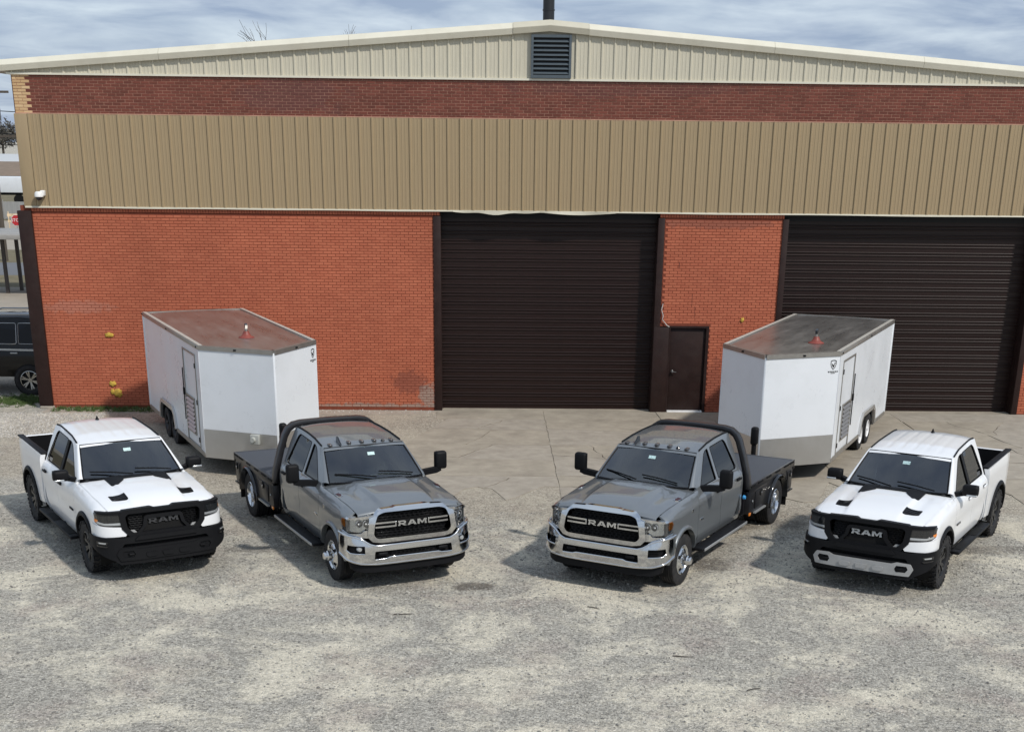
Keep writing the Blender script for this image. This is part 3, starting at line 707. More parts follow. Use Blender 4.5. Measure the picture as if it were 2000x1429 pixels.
def make_wheel(kind):
    if kind in WHEELS: return WHEELS[kind]
    root = MB()
    if kind == 'offroad':
        R, W, rim = .42, .285, .235
        root.lathe([(.235, -.10), (.245, -.125), (.232, -.13), (.222, -.10), (.205, .02), (.19, .06), (0, .06), (0, .05), (.18, .05), (.195, .01), (.215, -.10)], 40, closed=True)
        for i in range(6):                                   # six forked spokes
            for s in (-1, 1):
                a0 = 2*math.pi*i/6; p0 = Vector((.055*math.cos(a0), -.075, .055*math.sin(a0))); a1 = a0+s*.17; p1 = Vector((.222*math.cos(a1), -.098, .222*math.sin(a1)))
                root.bar([p0, p0.lerp(p1, .5)+Vector((0, -.012, 0)), p1], .036, .03, up=Vector((0, 1, 0)))
        root.cyl((0, -.03, 0), (0, -.10, 0), .062, 20)
        mm, tyre = M_rim_b, tyre_mesh(R, W, rim, True)
    elif kind == 'dually_front':
        R, W, rim = .405, .245, .225
        root.lathe([(.225, -.085), (.236, -.112), (.224, -.118), (.208, -.10), (.20, -.075), (.175, -.10), (.14, -.125), (.105, -.132), (.085, -.14), (.08, -.20), (.066, -.215), (.062, -.25), (.05, -.262), (0, -.265)], 40, closed=False)
        for i in range(8):
            a = 2*math.pi*i/8; c = Vector((.155*math.cos(a), 0, .155*math.sin(a)))
        for i in range(8):
            a = 2*math.pi*(i+.5)/8; root.cyl((.088*math.cos(a), -.12, .088*math.sin(a)), (.088*math.cos(a), -.165, .088*math.sin(a)), .014, 8)
        mm, tyre = M_alu, tyre_mesh(R, W, rim, False)
    elif kind == 'dually_rear':
        R, W, rim = .405, .245, .225
        root.lathe([(.225, -.085), (.236, -.112), (.224, -.118), (.21, -.09), (.20, .0), (.17, .03), (.11, .035), (.10, -.02), (.07, -.03), (0, -.032)], 40, closed=False)
        for i in range(8):
            a = 2*math.pi*(i+.5)/8; root.cyl((.135*math.cos(a), .04, .135*math.sin(a)), (.135*math.cos(a), .0, .135*math.sin(a)), .013, 8)
        mm, tyre = M_alu, tyre_mesh(R, W, rim, False)
    else:                                                     # trailer wheels
        R, W, rim = .345, .205, .19
        root.lathe([(.19, -.07), (.20, -.09), (.19, -.098), (.178, -.07), (.17, -.02), (.14, -.04), (.08, -.035), (.05, -.05), (.045, -.10), (.03, -.11), (0, -.11)], 36, closed=False)
        for i in range(5):
            a = 2*math.pi*i/5; p = Vector((.06*math.cos(a), -.045, .06*math.sin(a))); root.bar([p, Vector((.175*math.cos(a), -.06, .175*math.sin(a)))], .05, .03, up=Vector((0, 1, 0)))
        mm, tyre = (M_rim_b if kind == 'trailer_black' else MATS.get('white_rim') or mat('white_rim', (.75, .75, .75), .35)), tyre_mesh(R, W, rim, False)
    w = root.build('wheel', mm, smooth=35); w.hide_render = False
    t = tyre.build('tyre', M_rub, w, smooth=35)
    sub = None
    if kind == 'dually_front':
        hl = MB()
        for i in range(4):                                   # dark hand holes in the dish
            a = 2*math.pi*(i+.25)/4; c = Vector((.158*math.cos(a), -.1145, .158*math.sin(a))); MB().rbox(c, (.05, .014, .055), .006, Matrix.Rotation(-a, 3, 'Y') @ Matrix.Rotation(.6, 3, 'Z'), 1).build('hand_hole', M_dark, w)
    elif kind == 'dually_rear':
        MB().lathe([(.225, .1), (.2, .06), (0, .06), (0, .08), (.2, .08)], 24).build('wheel_disc', M_dark, w)
    elif kind == 'offroad':
        MB().lathe([(.0, .0), (.17, .0), (.17, .03), (0, .03)], 24).build('brake_disc', mat('brake_iron', (.10, .09, .085), .5, .6), w)
    WHEELS[kind] = (w, R); w['proto'] = 1
    return WHEELS[kind]
USED = set()
def put_wheel(kind, parent, x, y, side, steer=0.):
    """side: -1 truck's right (outer face at -y), +1 left"""
    w, R = make_wheel(kind)
    if kind in USED: w = copy_tree(w)
    USED.add(kind)
    if 'proto' in w: del w['proto']
    w.parent = parent; w.location = (x, y, R); w.rotation_euler = (0, random.uniform(0, 6), (math.pi if side > 0 else 0)+steer); return w

class Body:
    """shape functions of a pickup cab: x forward (front axle 0), y to the truck's left, z up."""
    def __init__(s, **k): s.__dict__.update(k)
    def hw(s, x):
        if x <= s.x0: return s.W
        t = min(1, (x-s.x0)/s.L); return s.W*(1-t**s.n)**(1/s.n) if t < 1 else 0
    def fs(s, y, z, off=0.):
        """front face: x of the nose surface at (y, z)"""
        W, L = s.W+off, s.L+off; t = min(1, abs(y)/W); return s.x0+L*max(0, 1-t**s.n)**(1/s.n)+s.lean*(z-1.0)
    def F(s, off=0., bulge=None):
        """map (u, z) with u in [-1, 1] wound round the nose"""
        def f(u, z):
            W, L = s.W+off, s.L+off; a = abs(u)*math.pi/2; y = math.copysign(W*math.sin(a)**(2/s.n), u); bb = bulge[0]*(1-((z-bulge[1])/bulge[2])**2) if bulge else 0.; ca = math.cos(a)**.6 if a < 1.57 else 0; return (s.x0+L*max(0, math.cos(a))**(2/s.n)+s.lean*(z-1.0)+bb*ca, y+math.copysign(bb*.5*(1-ca), u), z)
        return f
    def u(s, y): return math.copysign(math.asin(min(1, (abs(y)/s.W))**(s.n/2))/(math.pi/2), y)
    def P(s, pts): return [(s.u(y), z) for y, z in pts]
    def yedge(s, x): return interp(x, s.yedge_t)
    def hood(s, x, y):
        zc = interp(x, s.hood_t); e = s.yedge(x); k = abs(y)/e
        d = s.dome*(1-sstep(.485, .55, k))*sstep(.98, .5, x)*sstep(-.60, -.25, x) if s.dome else 0
        dip = s.dome*.35*math.exp(-((k-.68)/.09)**2)*sstep(.9, .3, x)*sstep(-.60, -.3, x)
        return zc-s.crown*k**2.4+d-dip
    def ztop(s, x):
        if x > s.xd0: return s.hood(x, s.yedge(x))-.004
        return s.belt
    def side(s, sg, off=0.):
        def f(x, z):
            zt = s.ztop(x) if x > s.xd0 else lerp(s.belt, s.ztop(s.xd0+.001), sstep(s.xd0-.25, s.xd0, x)) ; ye = s.yedge(x); w = s.hw(x); ye = min(ye, w-.005)
            t = (zt-z)/lerp(.26, .12, sstep(.15, .6, x)); y = ye+(w-ye)*math.sqrt(max(0, 1-(1-min(1, max(0, t)))**2))
            if z < .75: y -= .055*((.75-z)/.3)**2
            y -= .012*math.exp(-((z-.86)/.10)**2)*sstep(-.4, -.7, x)
            return (x, sg*(y+off), z)
        return f
def strip_between(mb, A, B, bulge):
    rows = []
    for a, b in zip(A, B):
        a, b = Vector(a), Vector(b); rows.append([a.lerp(b, t)+Vector(bulge)*math.sin(t*math.pi) for t in (0, .25, .5, .75, 1)])
    return mb.grid(rows)
def cab(t, B, paint, ws_mat, opt):
    """doors, fenders, hood, roof, glass and cabin of a crew cab on root t"""
    xd0, xd1, xd2, xr = B.xd0, B.xd1, B.xd2, B.xr; R, AR = B.R, B.AR; belt = B.belt
    for sg in (-1, 1):
        S = B.side(sg); bk = (0, -sg*.045, 0)
        zf = lambda x: B.ztop(x)
        # front fender with its wheel arch
        top = [(x, zf(x)-.003) for x in np.linspace(xd0+.004, B.xf, 12)]
        a = arc(0, R, AR, -8, 188, 26); a = [(x, z) for x, z in a if xd0+.02 < x and z > B.sill+.03]
        out = top+[(B.xf, B.hl_lo), (B.xf-.02, B.fend_lo), (a[0][0], B.fend_lo-.02)]+a+[(xd0+.004, a[-1][1]-.03)]
        MB().panel(out, S, (), bk, h=.06).build('fender', paint, t, smooth=50)
        # arch moulding
        la = [S(x, z) for x, z in arc(0, R, AR+B.flare*.35, 2 if B.flare > .03 else 8, 178, 24)]
        mb = MB(); rows = []
        for (ang) in np.linspace(4, 176, 26):
            r0, r1 = AR-.012, AR+B.flare; c, s_ = math.cos(R_(ang)), math.sin(R_(ang)); p0 = S(r0*c, R+r0*s_); p1 = S(r1*c, min(R+r1*s_, zf(r1*c)-.05))
            q = lambda p, o: Vector((p[0], p[1]+sg*o, p[2])); rows.append([q(p0, -.06), q(p0, .028), q((Vector(p0)*.5+Vector(p1)*.5), .034), q(p1, .012), q(p1, -.02)])
        mb.grid(rows).build('arch_trim', B.trim or paint, t, smooth=60)
        # doors
        d1 = [(xd0-.004, belt), (xd0-.004, B.sill+.10), (xd0-.02, B.sill), (xd1+.004, B.sill), (xd1+.004, belt)]
        fd = MB().panel(d1, S, (), bk, h=.08).build('front_door', paint, t, smooth=50)
        e = xd2; ra = [(x, z) for x, z in B.rear_door_cut] if B.rear_door_cut else []
        d2 = [(xd1-.004, belt), (xd1-.004, B.sill), (e+.25, B.sill)]+ra+[(e+.004, B.sill+.35), (e+.004, belt)]
        rd = MB().panel(d2, S, (), bk, h=.08).build('rear_door', paint, t, smooth=50)
        # quarter behind the doors and rocker
        q = [(e-.004, belt), (e-.004, B.sill), (xr, B.sill), (xr, belt)]
        MB().panel(q, S, (), bk, h=.08).build('cab_corner', paint, t, smooth=50)
        MB().panel([(xd0-.02, B.sill-.005), (xd0-.02, B.sill-.09), (xr, B.sill-.09), (xr, B.sill-.005)], B.side(sg, -.012), (), bk, h=.15).build('rocker', B.rocker or paint, t)
        for dr, x in ((fd, B.hx[0]), (rd, B.hx[1])):
            hm = MB(); y = S(x, B.hz)[1]; hm.rbox((x, y+sg*.022, B.hz), (.20, .028, .04), .012); hm.build('door_handle', opt['handle'], dr)
            MB().rbox((x, y-sg*.002, B.hz-.012), (.17, .012, .065), .005).build('handle_cup', M_sat, dr)
        # greenhouse side frame
        yg = lambda z: B.yb-(z-belt)*B.tum
        G = lambda x, z, o=0.: (x, sg*(yg(z)+o), z)
        zr = lambda x: interp(x, B.roof_t)-B.rdrop
        topl = [(x, zr(x)) for x in np.linspace(B.at[0], xr+.02, 12)]
        outl = [(B.ab[0], belt-.03)]+[(lerp(B.ab[0], B.at[0], k), lerp(B.ab[1], B.at[1], k)) for k in (0, .33, .66)]+topl+[(xr-.02, lerp(belt, zr(xr), .55)), (xr, belt-.03)]
        def win(x0, x1, lean0, lean1):
            z0, z1 = belt+.015, zr((x0+x1)/2)-.075
            return rounded([(x0, z0), (x0+lean0, min(z1, zr(x0+lean0)-.055)), (x1+lean1, min(z1, zr(x1)-.08)), (x1, z0)], [.03, .09, .05, .03], 4)
        w1 = rounded([(B.wf, belt+.015), (B.at[0]-.16, zr(B.at[0]-.16)-.052), (xd1+.055, zr(xd1)-.055), (xd1+.05, belt+.015)], [.02, .10, .04, .03], 5)
        w2 = rounded([(xd1-.055, belt+.015), (xd1-.05, zr(xd1)-.055), (B.wr[1], zr(B.wr[1])-.062), (B.wr[0], belt+.06), (B.wr[0]+.03, belt+.015)], [.03, .04, .10, .05, .03], 5)
        MB().panel(outl, G, (w1, w2), (0, -sg*.05, 0), h=.09).build('window_frame', paint, t, smooth=50)
        for w, dr in ((w1, fd), (w2, rd)):
            MB().panel(w, lambda x, z: G(x, z, -.014), (), None, h=.12).build('side_window', M_tint if opt['tint'] else M_ws_w, dr)
            mb = MB(); mb.bar([G(x, z, -.004) for x, z in resample(w, .15)], .018, .012, closed=True, up=Vector((0, 1, 0))); mb.build('window_seal', M_sat, dr)
        if opt['ribs']: MB().panel([(xd1+.058, belt+.012), (xd1+.058, zr(xd1)-.058), (xd1-.058, zr(xd1)-.058), (xd1-.058, belt+.012)], lambda x, z: G(x, z, .003), (), (0, -sg*.012, 0), h=.2).build('pillar_cover', M_sat, t)
        # A pillar
        n = 8; A = [G(lerp(B.ab[0], B.at[0], k/n), lerp(B.ab[1], B.at[1], k/n)) for k in range(n+1)]
        Wd = [B.ws(sg, k/n) for k in range(n+1)]
        mb = MB(); strip_between(mb, A, Wd, (.022, sg*.012, .02)); mb.build('pillar', paint, t, smooth=70)
        # roof drip strip
        mb = MB(); mb.tube([Vector(G(x, zr(x)+.012, -.012)) for x in np.linspace(B.at[0]-.02, xr+.06, 12)], .014, 6); mb.build('roof_seam', M_sat, t)
        # inner arch and cab floor
        mb = MB(); rows = [[(AR*1.02*math.cos(R_(g)), sg*y, R+AR*1.02*math.sin(R_(g))) for y in (.45, .93)] for g in range(-20, 201, 11)]; mb.grid(rows); mb.build('arch_liner', M_dark, t)
    # hood
    he = lambda x: B.yedge(x)-.004
    fr = lambda y: B.hx1-.075*(abs(y)/.82)**2.6
    ys = np.linspace(-1, 1, 61); xs_ = np.linspace(0, 1, 18); rows = []
    for k in xs_:
        r = []
        for j in ys:
            yf = j*.5*(he(B.cowl)+he(.5)); x = lerp(B.cowl-.10*(1-abs(j)**2)*0-.16*abs(j)**2.2, fr(j*.8), k); y = j*he(x); r.append((x, y, B.hood(x, y)))
        rows.append(r)
    mb = MB(); mb.grid(rows)
    last = rows[-1]; mb.grid([last, [(p[0]+.012, p[1], p[2]-.02) for p in last], [(p[0]-.01, p[1]*.99, p[2]-.06) for p in last]])
    hood = mb.build('hood', paint, t, smooth=50, recalc=True)
    # roof
    rows = []
    for x in np.linspace(0, 1, 22):
        r = []
        for j in np.linspace(-1, 1, 41):
            xx = lerp(B.wt-.06*abs(j)**2.5, xr+.03, x); z = interp(xx, B.roof_t); ye = B.yb-(z-B.rdrop-belt)*B.tum-.004; y = j*ye
            rib = 0.
            if opt['ribs'] and .10 < x < .97: rib = -.007*max(0, math.cos(j*math.pi*6.5))**6*(abs(j) < .85)
            r.append((xx, y, z-B.rdrop*abs(j)**2.6+rib))
        rows.append(r)
    mb = MB(); mb.grid(rows); mb.grid([rows[0], [(p[0]+.02, p[1], p[2]-.022) for p in rows[0]]]); mb.grid([rows[-1], [(p[0]-.03, p[1], p[2]-.03) for p in rows[-1]], [(p[0]-.02, p[1], p[2]-.10) for p in rows[-1]]])
    roof = mb.build('roof', paint, t, smooth=45)
    # windshield
    n = 10; rows = []
    for k in range(n+1):
        v = k/n; l, r_ = Vector(B.ws(-1, v)), Vector(B.ws(1, v)); row = []
        for j in np.linspace(0, 1, 15):
            q = l.lerp(r_, j); c = 1-(2*j-1)**2; q = q+Vector((lerp(B.wsb, B.wst, v)*c, 0, lerp(.012, .02, v)*c)); row.append(q)
        rows.append(row)
    ws = MB().grid(rows).build('windshield', ws_mat, t, smooth=60, recalc=False)
    edge = rows[0]+[r[-1] for r in rows[1:]]+rows[-1][::-1][1:]+[r[0] for r in rows[::-1]][1:-1]
    MB().bar([Vector(p)+Vector((.002, 0, .002)) for p in edge], .026, .012, closed=True, up=Vector((.6, 0, .8))).build('windshield_seal', M_sat, ws)
    for (ya, yb_) in ((.62, .02), (-.05, -.68)):
        q = lambda y: Vector((B.cowl+.045-.20*(abs(y)/.8)**2+0, y, B.hood(B.cowl, 0)+.045-.03*abs(y)))
        a, b = q(ya)+Vector((.0, 0, 0)), q(yb_)+Vector((-.10, 0, .06)); m_ = MB(); m_.bar([a, a.lerp(b, .5)+Vector((.015, 0, .012)), b], .022, .018); m_.build('wiper', M_sat, ws)
    # cowl grille
    rows = []
    for d, dz in ((0.02, .006), (-.05, .0), (-.10, -.01)):
        rows.append([(B.cowl-.16*abs(j)**2.2+d, j*.84, B.hood(B.cowl-.1, j*.8)+dz+.012) for j in np.linspace(-1, 1, 15)])
    MB().grid(rows).build('cowl_cover', M_sat, t)
    # rear wall of the cab with window
    zr0 = interp(xr, B.roof_t)-B.rdrop
    rw = lambda y, z: (xr-.02*(0)-.012*(1-(y/.9)**2)*0, y, z)
    yb2 = lambda z: B.yb-(z-belt)*B.tum-.01
    o = [(-.92, B.sill), (.92, B.sill), (.92, belt-.05), (yb2(belt), belt), (yb2(zr0), zr0), (-yb2(zr0), zr0), (-yb2(belt), belt), (-.92, belt-.05)]
    hole = rounded([(-.66, belt+.06), (.66, belt+.06), (.60, zr0-.07), (-.60, zr0-.07)], .06)
    MB().panel(o, rw, (hole,), (.04, 0, 0), h=.2).build('cab_rear_wall', paint, t); MB().panel(hole, lambda y, z: (xr+.01, y, z), (), None, h=.3).build('rear_window', M_tint, t)
    # cabin
    MB().bx(xr+.05, .45, -.80, .80, .50, .62).bx(-.50, .30, -.62, .62, .62, B.hood(0, 0)-.14).bx(.30, .70, -.55, .55, .5, B.hood(.6, .5)-.12).build('floor_and_light_blocker', M_dark, t)  # dark floor and engine-bay fill, added to stop light leaking through
    dash = MB().rbox((B.cowl-.33, 0, belt-.07), (.50, 1.62, .26), .07).build('dashboard', M_int, t)
    for y in (.38, -.38):
        for x in (-1.30, -2.16):
            MB().rbox((x+.05, y, .90), (.52, .52, .20), .06).rbox((x-.23, y, 1.24), (.17, .50, .62), .07, Matrix.Rotation(-.2, 3, 'Y')).rbox((x-.30, y, 1.63), (.11, .27, .17), .045).build('seat', M_int2, t, smooth=60)
    sw = MB(); cw = Vector((B.cowl-.66, .38, belt+.0)); rt = Matrix.Rotation(R_(62), 3, 'Y')
    sw.tube([cw+rt @ Vector((.185*math.cos(a), .185*math.sin(a), 0)) for a in np.linspace(0, 2*math.pi, 25)[:-1]], .016, 6, closed=True)
    for a in (0.4, 2.74, 4.71): sw.bar([cw, cw+rt @ Vector((.18*math.sin(a), .18*math.cos(a), 0))], .035, .015)
    sw.build('steering_wheel', M_sat, t)
    mr = Vector(B.ws(-1, .86)).lerp(Vector(B.ws(1, .86)), .5)
    MB().rbox(mr+Vector((-.09, 0, -.035)), (.03, .25, .07), .012).build('cabin_mirror', M_sat, t)
    st_ = Vector(B.ws(-1, .74)).lerp(Vector(B.ws(1, .74)), .52)+Vector((B.wsb*.3+B.wst*.7+.012, 0, .026))
    MB().box(st_, (.002, .12, .055), Matrix.Rotation(-R_(B.wsang), 3, 'Y')).build('sticker', mat('pale_sticker', (.45, .62, .62), .5, var=.5, vscale=45), ws)
    return hood, roof, ws
def mirror_pickup(t, B, sg):
    h = MB().rbox((0, 0, 0), (.15, .255, .185), .05).build('mirror', M_sat, t, loc=(B.mx[0], sg*B.mx[1], B.mx[2]), smooth=60)
    MB().bar([(-.03, -sg*.10, -.06), (.03, -sg*.20, -.075), (.06, -sg*.30, -.08)], .08, .07).build('mirror_arm', M_sat, h)
    MB().rbox((.066, sg*.04, -.068), (.03, .16, .03), .01).build('turn_signal', M_led, h)
    MB().bx(-.078, -.074, -.11, .11, -.075, .075).build('mirror_glass', M_chrome, h)
def mirror_tow(t, B, sg):
    h = MB().rbox((0, 0, 0), (.13, .21, .30), .045).build('mirror', M_sat, t, loc=(B.mx[0], sg*B.mx[1], B.mx[2]), smooth=60)
    MB().bar([(.0, -sg*.02, -.13), (.02, -sg*.10, -.155), (.03, -sg*.28, -.17), (.07, -sg*.46, -.19)], .085, .095).build('mirror_arm', M_sat, h)
    MB().bx(-.07, -.066, -.085, .085, -.12, .13).build('mirror_glass', M_chrome, h)
def hexmesh(mb, B, ybox, zbox, off, cw=.085, ch=.036):
    """honeycomb of thin bars on the nose surface"""
    z = zbox[0]; k = 0
    while z < zbox[1]:
        y = ybox[0]-(cw/2 if k % 2 else 0)
        while y < ybox[1]:
            pts = [(y+cw*.5*c, z+ch*.5*s) for c, s in ((1, 0), (.5, .9), (-.5, .9), (-1, 0), (-.5, -.9), (.5, -.9))]
            if all(ybox[0] < p[0] < ybox[1] and zbox[0]-.02 < p[1] < zbox[1]+.02 for p in pts):
                P_ = [Vector((B.fs(a, b)+off, a, b)) for a, b in pts]; mb.bar(P_, .007, .012, closed=True, up=Vector((1, 0, 0)))
            y += cw*.76
        z += ch*.92; k += 1
    return mb
# =========================================================== white crew-cab pickups
def make_pickup(loc, th, label, black_nose, k):
    t = tag(empty('pickup_truck', (loc[0], loc[1], 0), R_(th-90)), label, 'pickup truck', 'white pickup trucks parked at the ends of the row')
    B = Body(W=1.0, L=.50, x0=.42, n=3.5, lean=-.10, xd0=-.55, xd1=-1.66, xd2=-2.60, xr=-2.68, R=.42, AR=.52, belt=1.30, sill=.52, flare=.055, trim=M_sat, rocker=M_sat if not black_nose else None,
             xf=.73, hl_lo=.96, fend_lo=.76, cowl=-.42, hx1=.88, dome=.030, crown=.062, yedge_t=[(-2.7, .905), (-.7, .905), (-.5, .885), (.2, .87), (.6, .835), (.9, .79)],
             hood_t=[(-.8, 1.385), (-.42, 1.37), (0, 1.335), (.4, 1.285), (.7, 1.225), (.85, 1.17), (.9, 1.145)], hx=(-1.42, -2.44), hz=1.16, rear_door_cut=None,
             yb=.905, tum=.395, roof_t=[(-1.0, 1.81), (-1.09, 1.825), (-1.25, 1.862), (-1.6, 1.915), (-2.0, 1.935), (-2.4, 1.95), (-2.68, 1.93)], rdrop=.045, ab=(-.66, 1.335), at=(-1.24, 1.80), wf=-.74, wr=(-2.60, -2.44), wt=-1.075,
             wsb=.20, wst=.085, wsang=33, mx=(-.80, 1.11, 1.42))
    B.ws = lambda sg, v: (lerp(-.60, -1.16, v), sg*lerp(.80, .665, v), lerp(1.365, 1.80, v)+.012*math.sin(v*math.pi))
    hood, roof, ws = cab(t, B, M_white, M_ws_w, dict(handle=M_sat if black_nose else M_white, tint=True, ribs=True))
    # black hood scoops and the cowl scoop
    for sg in (-1, 1):
        q = [(.35, .425), (.31, .67), (.50, .66), (.58, .42)]
        MB().panel(rounded(q, .02, 3), lambda x, y: (x, sg*y, B.hood(x, y)+.006), (), (0, 0, -.03), h=.06).build('hood_vent', M_sat, hood)
        for xx in (.38, .43, .48): MB().bar([(xx, sg*y, B.hood(xx, y)+.010) for y in (.46, .54, .63)], .016, .008).build('vent_slat', M_gblk, hood)
        q = [(-.46, .24), (-.22, .25), (-.02, .40), (-.08, .49), (-.46, .50)]
        MB().panel(rounded(q, .02, 3), lambda x, y: (x, sg*y, B.hood(x, y)+.028-.05*max(0, x+.40)), (), (0, 0, -.04), h=.06).build('cowl_scoop', M_sat, hood)
        mirror_pickup(t, B, sg)
        # bed side with its arch
        S = B.side(sg); ax = -3.672; b0, b1 = -2.72, -4.56
        B2 = lambda x, z: (x, sg*((1.0-.055*sstep(-4.1, -4.6, x)-.02*((.7-min(z, .7))/.2)**2*.5)-(.0 if z < 1.28 else .05*((z-1.28)/.15)**2)), z)
        a = [(x, z) for x, z in arc(ax, .42, .53, -5, 185, 26)]
        out = [(b0, 1.38), (b0, .54), (a[0][0], .50)]+a+[(b1+.15, .55), (b1+.02, .70), (b1, .95), (b1+.03, 1.40)]
        MB().panel(out, B2, (), (0, -sg*.085, 0), h=.08).build('bed_side', M_white, t, smooth=50)
        rows = []
        for ang in np.linspace(-2, 182, 26):
            r0, r1 = .518, .585; c, s_ = math.cos(R_(ang)), math.sin(R_(ang)); p0 = B2(ax+r0*c, .42+r0*s_); p1 = B2(ax+r1*c, .42+r1*s_); q = lambda p, o: Vector((p[0], p[1]+sg*o, p[2]))
            rows.append([q(p0, -.06), q(p0, .03), q(Vector(p0)*.5+Vector(p1)*.5, .036), q(p1, .012), q(p1, -.02)])
        MB().grid(rows).build('arch_trim', M_sat, t, smooth=60)
        MB().rbox(((b0+b1)/2, sg*.905, 1.398), (abs(b1-b0), .115, .03), .012).build('bed_rail_cap', M_sat, t)
        MB().grid([[(ax+.53*math.cos(R_(g_)), sg*y, .42+.53*math.sin(R_(g_))) for y in (.5, .93)] for g_ in range(-20, 201, 11)]).build('arch_liner', M_dark, t)
        MB().rbox((b1+.02, sg*.85, 1.10), (.06, .13, .36), .02).build('tail_light', M_red, t)
        put_wheel('offroad', t, 0, sg*.865, sg, 0); put_wheel('offroad', t, ax, sg*.865, sg)
        # running board
        sb = MB(); sb.rbox((-1.62, sg*1.035, .44), (2.15, .17, .055), .02); sb.build('step_board', M_sat, t)
        for x in (-.75, -1.6, -2.5): MB().bar([(x, sg*.75, .52), (x, sg*.98, .42)], .05, .04).build('step_bracket', M_sat, t)
        for x in (-.95, -1.95): MB().rbox((x, sg*1.035, .470), (.5, .14, .012), .005).build('step_pad', M_dark, t)
        # fender badge
        y = B.side(sg)(-.82, .93)[1]; MB().rbox((-.80, y+sg*.004, .865), (.22, .012, .035), .004).build('door_badge', M_sat if black_nose else M_gblk, t)
    MB().bx(-4.50, -2.74, -.90, .90, .70, .80).bx(-2.80, -2.74, -.88, .88, .8, 1.36).bx(-4.50, -4.49, -.80, .80, .8, 1.37).bx(-4.5, -2.75, -.899, -.885, .80, 1.37).bx(-4.5, -2.75, .885, .899, .80, 1.37).build('bed_liner', M_sat, t)
    MB().bx(-4.1, -3.2, -.88, -.56, .80, 1.02).bx(-4.1, -3.2, .56, .88, .80, 1.02).build('wheel_house', M_dark, t)
    MB().rbox((-4.54, 0, 1.09), (.07, 1.70, .58), .02).build('tailgate', M_white, t)
    MB().rbox((-4.62, 0, .66), (.16, 1.86, .22), .04).build('rear_bumper', M_sat, t)
    MB().bx(-4.5, .6, -.50, -.36, .42, .56).bx(-4.5, .6, .36, .50, .42, .56).bx(-3.76, -3.58, -.75, .75, .34, .50).bx(-.09, .09, -.75, .75, .34, .46).bx(-2.9, -.5, -.3, .3, .40, .50).build('chassis', M_dark, t)
    MB().lathe([(0, .085), (.01, .08), (.025, .035), (.055, .0), (0, 0)], 12, 'Z', (-2.50, 0, 1.925), closed=False).build('roof_antenna', M_sat, roof)
    # ---- front end
    Fm = B.F; Pn = B.P
    so = Pn([(-.66, 1.10), (-.60, 1.165), (-.18, 1.185), (-.12, 1.165), (.12, 1.165), (.18, 1.185), (.60, 1.165), (.66, 1.10), (.64, .88), (.54, .76), (-.54, .76), (-.64, .88)])
    sh = rounded(Pn([(-.575, 1.06), (-.53, 1.105), (.53, 1.105), (.575, 1.06), (.555, .90), (.46, .80), (-.46, .80), (-.555, .90)]), .02, 3)
    gr = MB().panel(so, Fm(.035), (sh,), (-.10, 0, 0), h=.05).build('grille_surround', M_sat, t, smooth=50)
    MB().panel(sh, Fm(-.06), (), (-.02, 0, 0), h=.08).build('grille_backing', M_dark, gr)
    hm = MB()
    for s in (-1, 1): hm = hexmesh(MB(), B, (-.56, -.30) if s < 0 else (.30, .56), (.83, 1.08), -.03); tag(hm.build('grille_mesh', M_sat, gr), kind='stuff')
    io = rounded(Pn([(-.43, .80), (-.33, .90), (-.30, 1.035), (-.25, 1.06), (.25, 1.06), (.30, 1.035), (.33, .90), (.43, .80)]), .012, 3)
    ih = rounded(Pn([(-.35, .78+.03), (-.275, .90), (-.25, 1.005), (.25, 1.005), (.275, .90), (.35, .81)]), .012, 3)
    MB().panel(io, Fm(.02), (ih,), (-.06, 0, 0), h=.05).build('grille_frame', M_sat, gr)
    MB().panel(ih, Fm(-.025), (), (-.02, 0, 0), h=.08).build('grille_centre', M_dark, gr)
    word_ram(gr, lambda u_, v: (B.fs(u_, .96+v, -.012)+.012, u_, .962+v), .47, .078, mat('dark_lettering', (.035, .035, .037), .4) if black_nose else M_silver)
    for sg in (-1, 1):
        MB().panel(Pn([(sg*.47, .845), (sg*.54, .845), (sg*.50, .805), (sg*.43, .805)]) if True else 0, Fm(-.01), (), (-.02, 0, 0), h=.05).build('grille_light', M_skid, gr)
        # headlamp: housing, smoked lens, LED blade
        ho = Pn([(sg*.60, 1.135), (sg*.80, 1.125), (sg*.955, 1.13), (sg*.985, 1.11), (sg*.985, .965), (sg*.955, .935), (sg*.63, .915), (sg*.645, 1.0)])
        hl = MB().panel(ho, Fm(.004), (), (-.05, 0, 0), h=.03).build('headlight', M_gblk, t, smooth=60)
        MB().panel(Pn([(sg*.655, 1.085), (sg*.965, 1.085), (sg*.965, 1.01), (sg*.90, .985), (sg*.665, .99)]), Fm(.012), (), (-.01, 0, 0), h=.03).build('lens', M_lens_d, hl, smooth=60)
        MB().panel(Pn([(sg*.655, .975), (sg*.88, .972), (sg*.965, 1.0), (sg*.965, .965), (sg*.88, .94), (sg*.655, .94)]), Fm(.014), (), (-.012, 0, 0), h=.03).build('light_blade', M_led, hl, smooth=60)
        MB().panel(Pn([(sg*.60, 1.15), (sg*.80, 1.142), (sg*.955, 1.14), (sg*.955, 1.11), (sg*.80, 1.10), (sg*.60, 1.10)]), Fm(.022), (), (-.13, 0, 0), h=.03).build('brow', M_sat, hl, smooth=60)
        MB().panel(Pn([(sg*.955, 1.02), (sg*.985, 1.03), (sg*.985, .985), (sg*.955, .975)]), Fm(.013), (), (-.01, 0, 0), h=.02).build('marker', M_amber, hl)
        # white corner below the lamp
        co = rounded(Pn([(sg*.645, .905), (sg*.955, .93), (sg*.999, .955), (sg*.999, .76), (sg*.93, .755), (sg*.60, .765), (sg*.575, .80)]), .008, 2)
        MB().panel(co, Fm(.024), (), (-.05, 0, 0), h=.03).build('bumper_corner', M_white, t, smooth=60)
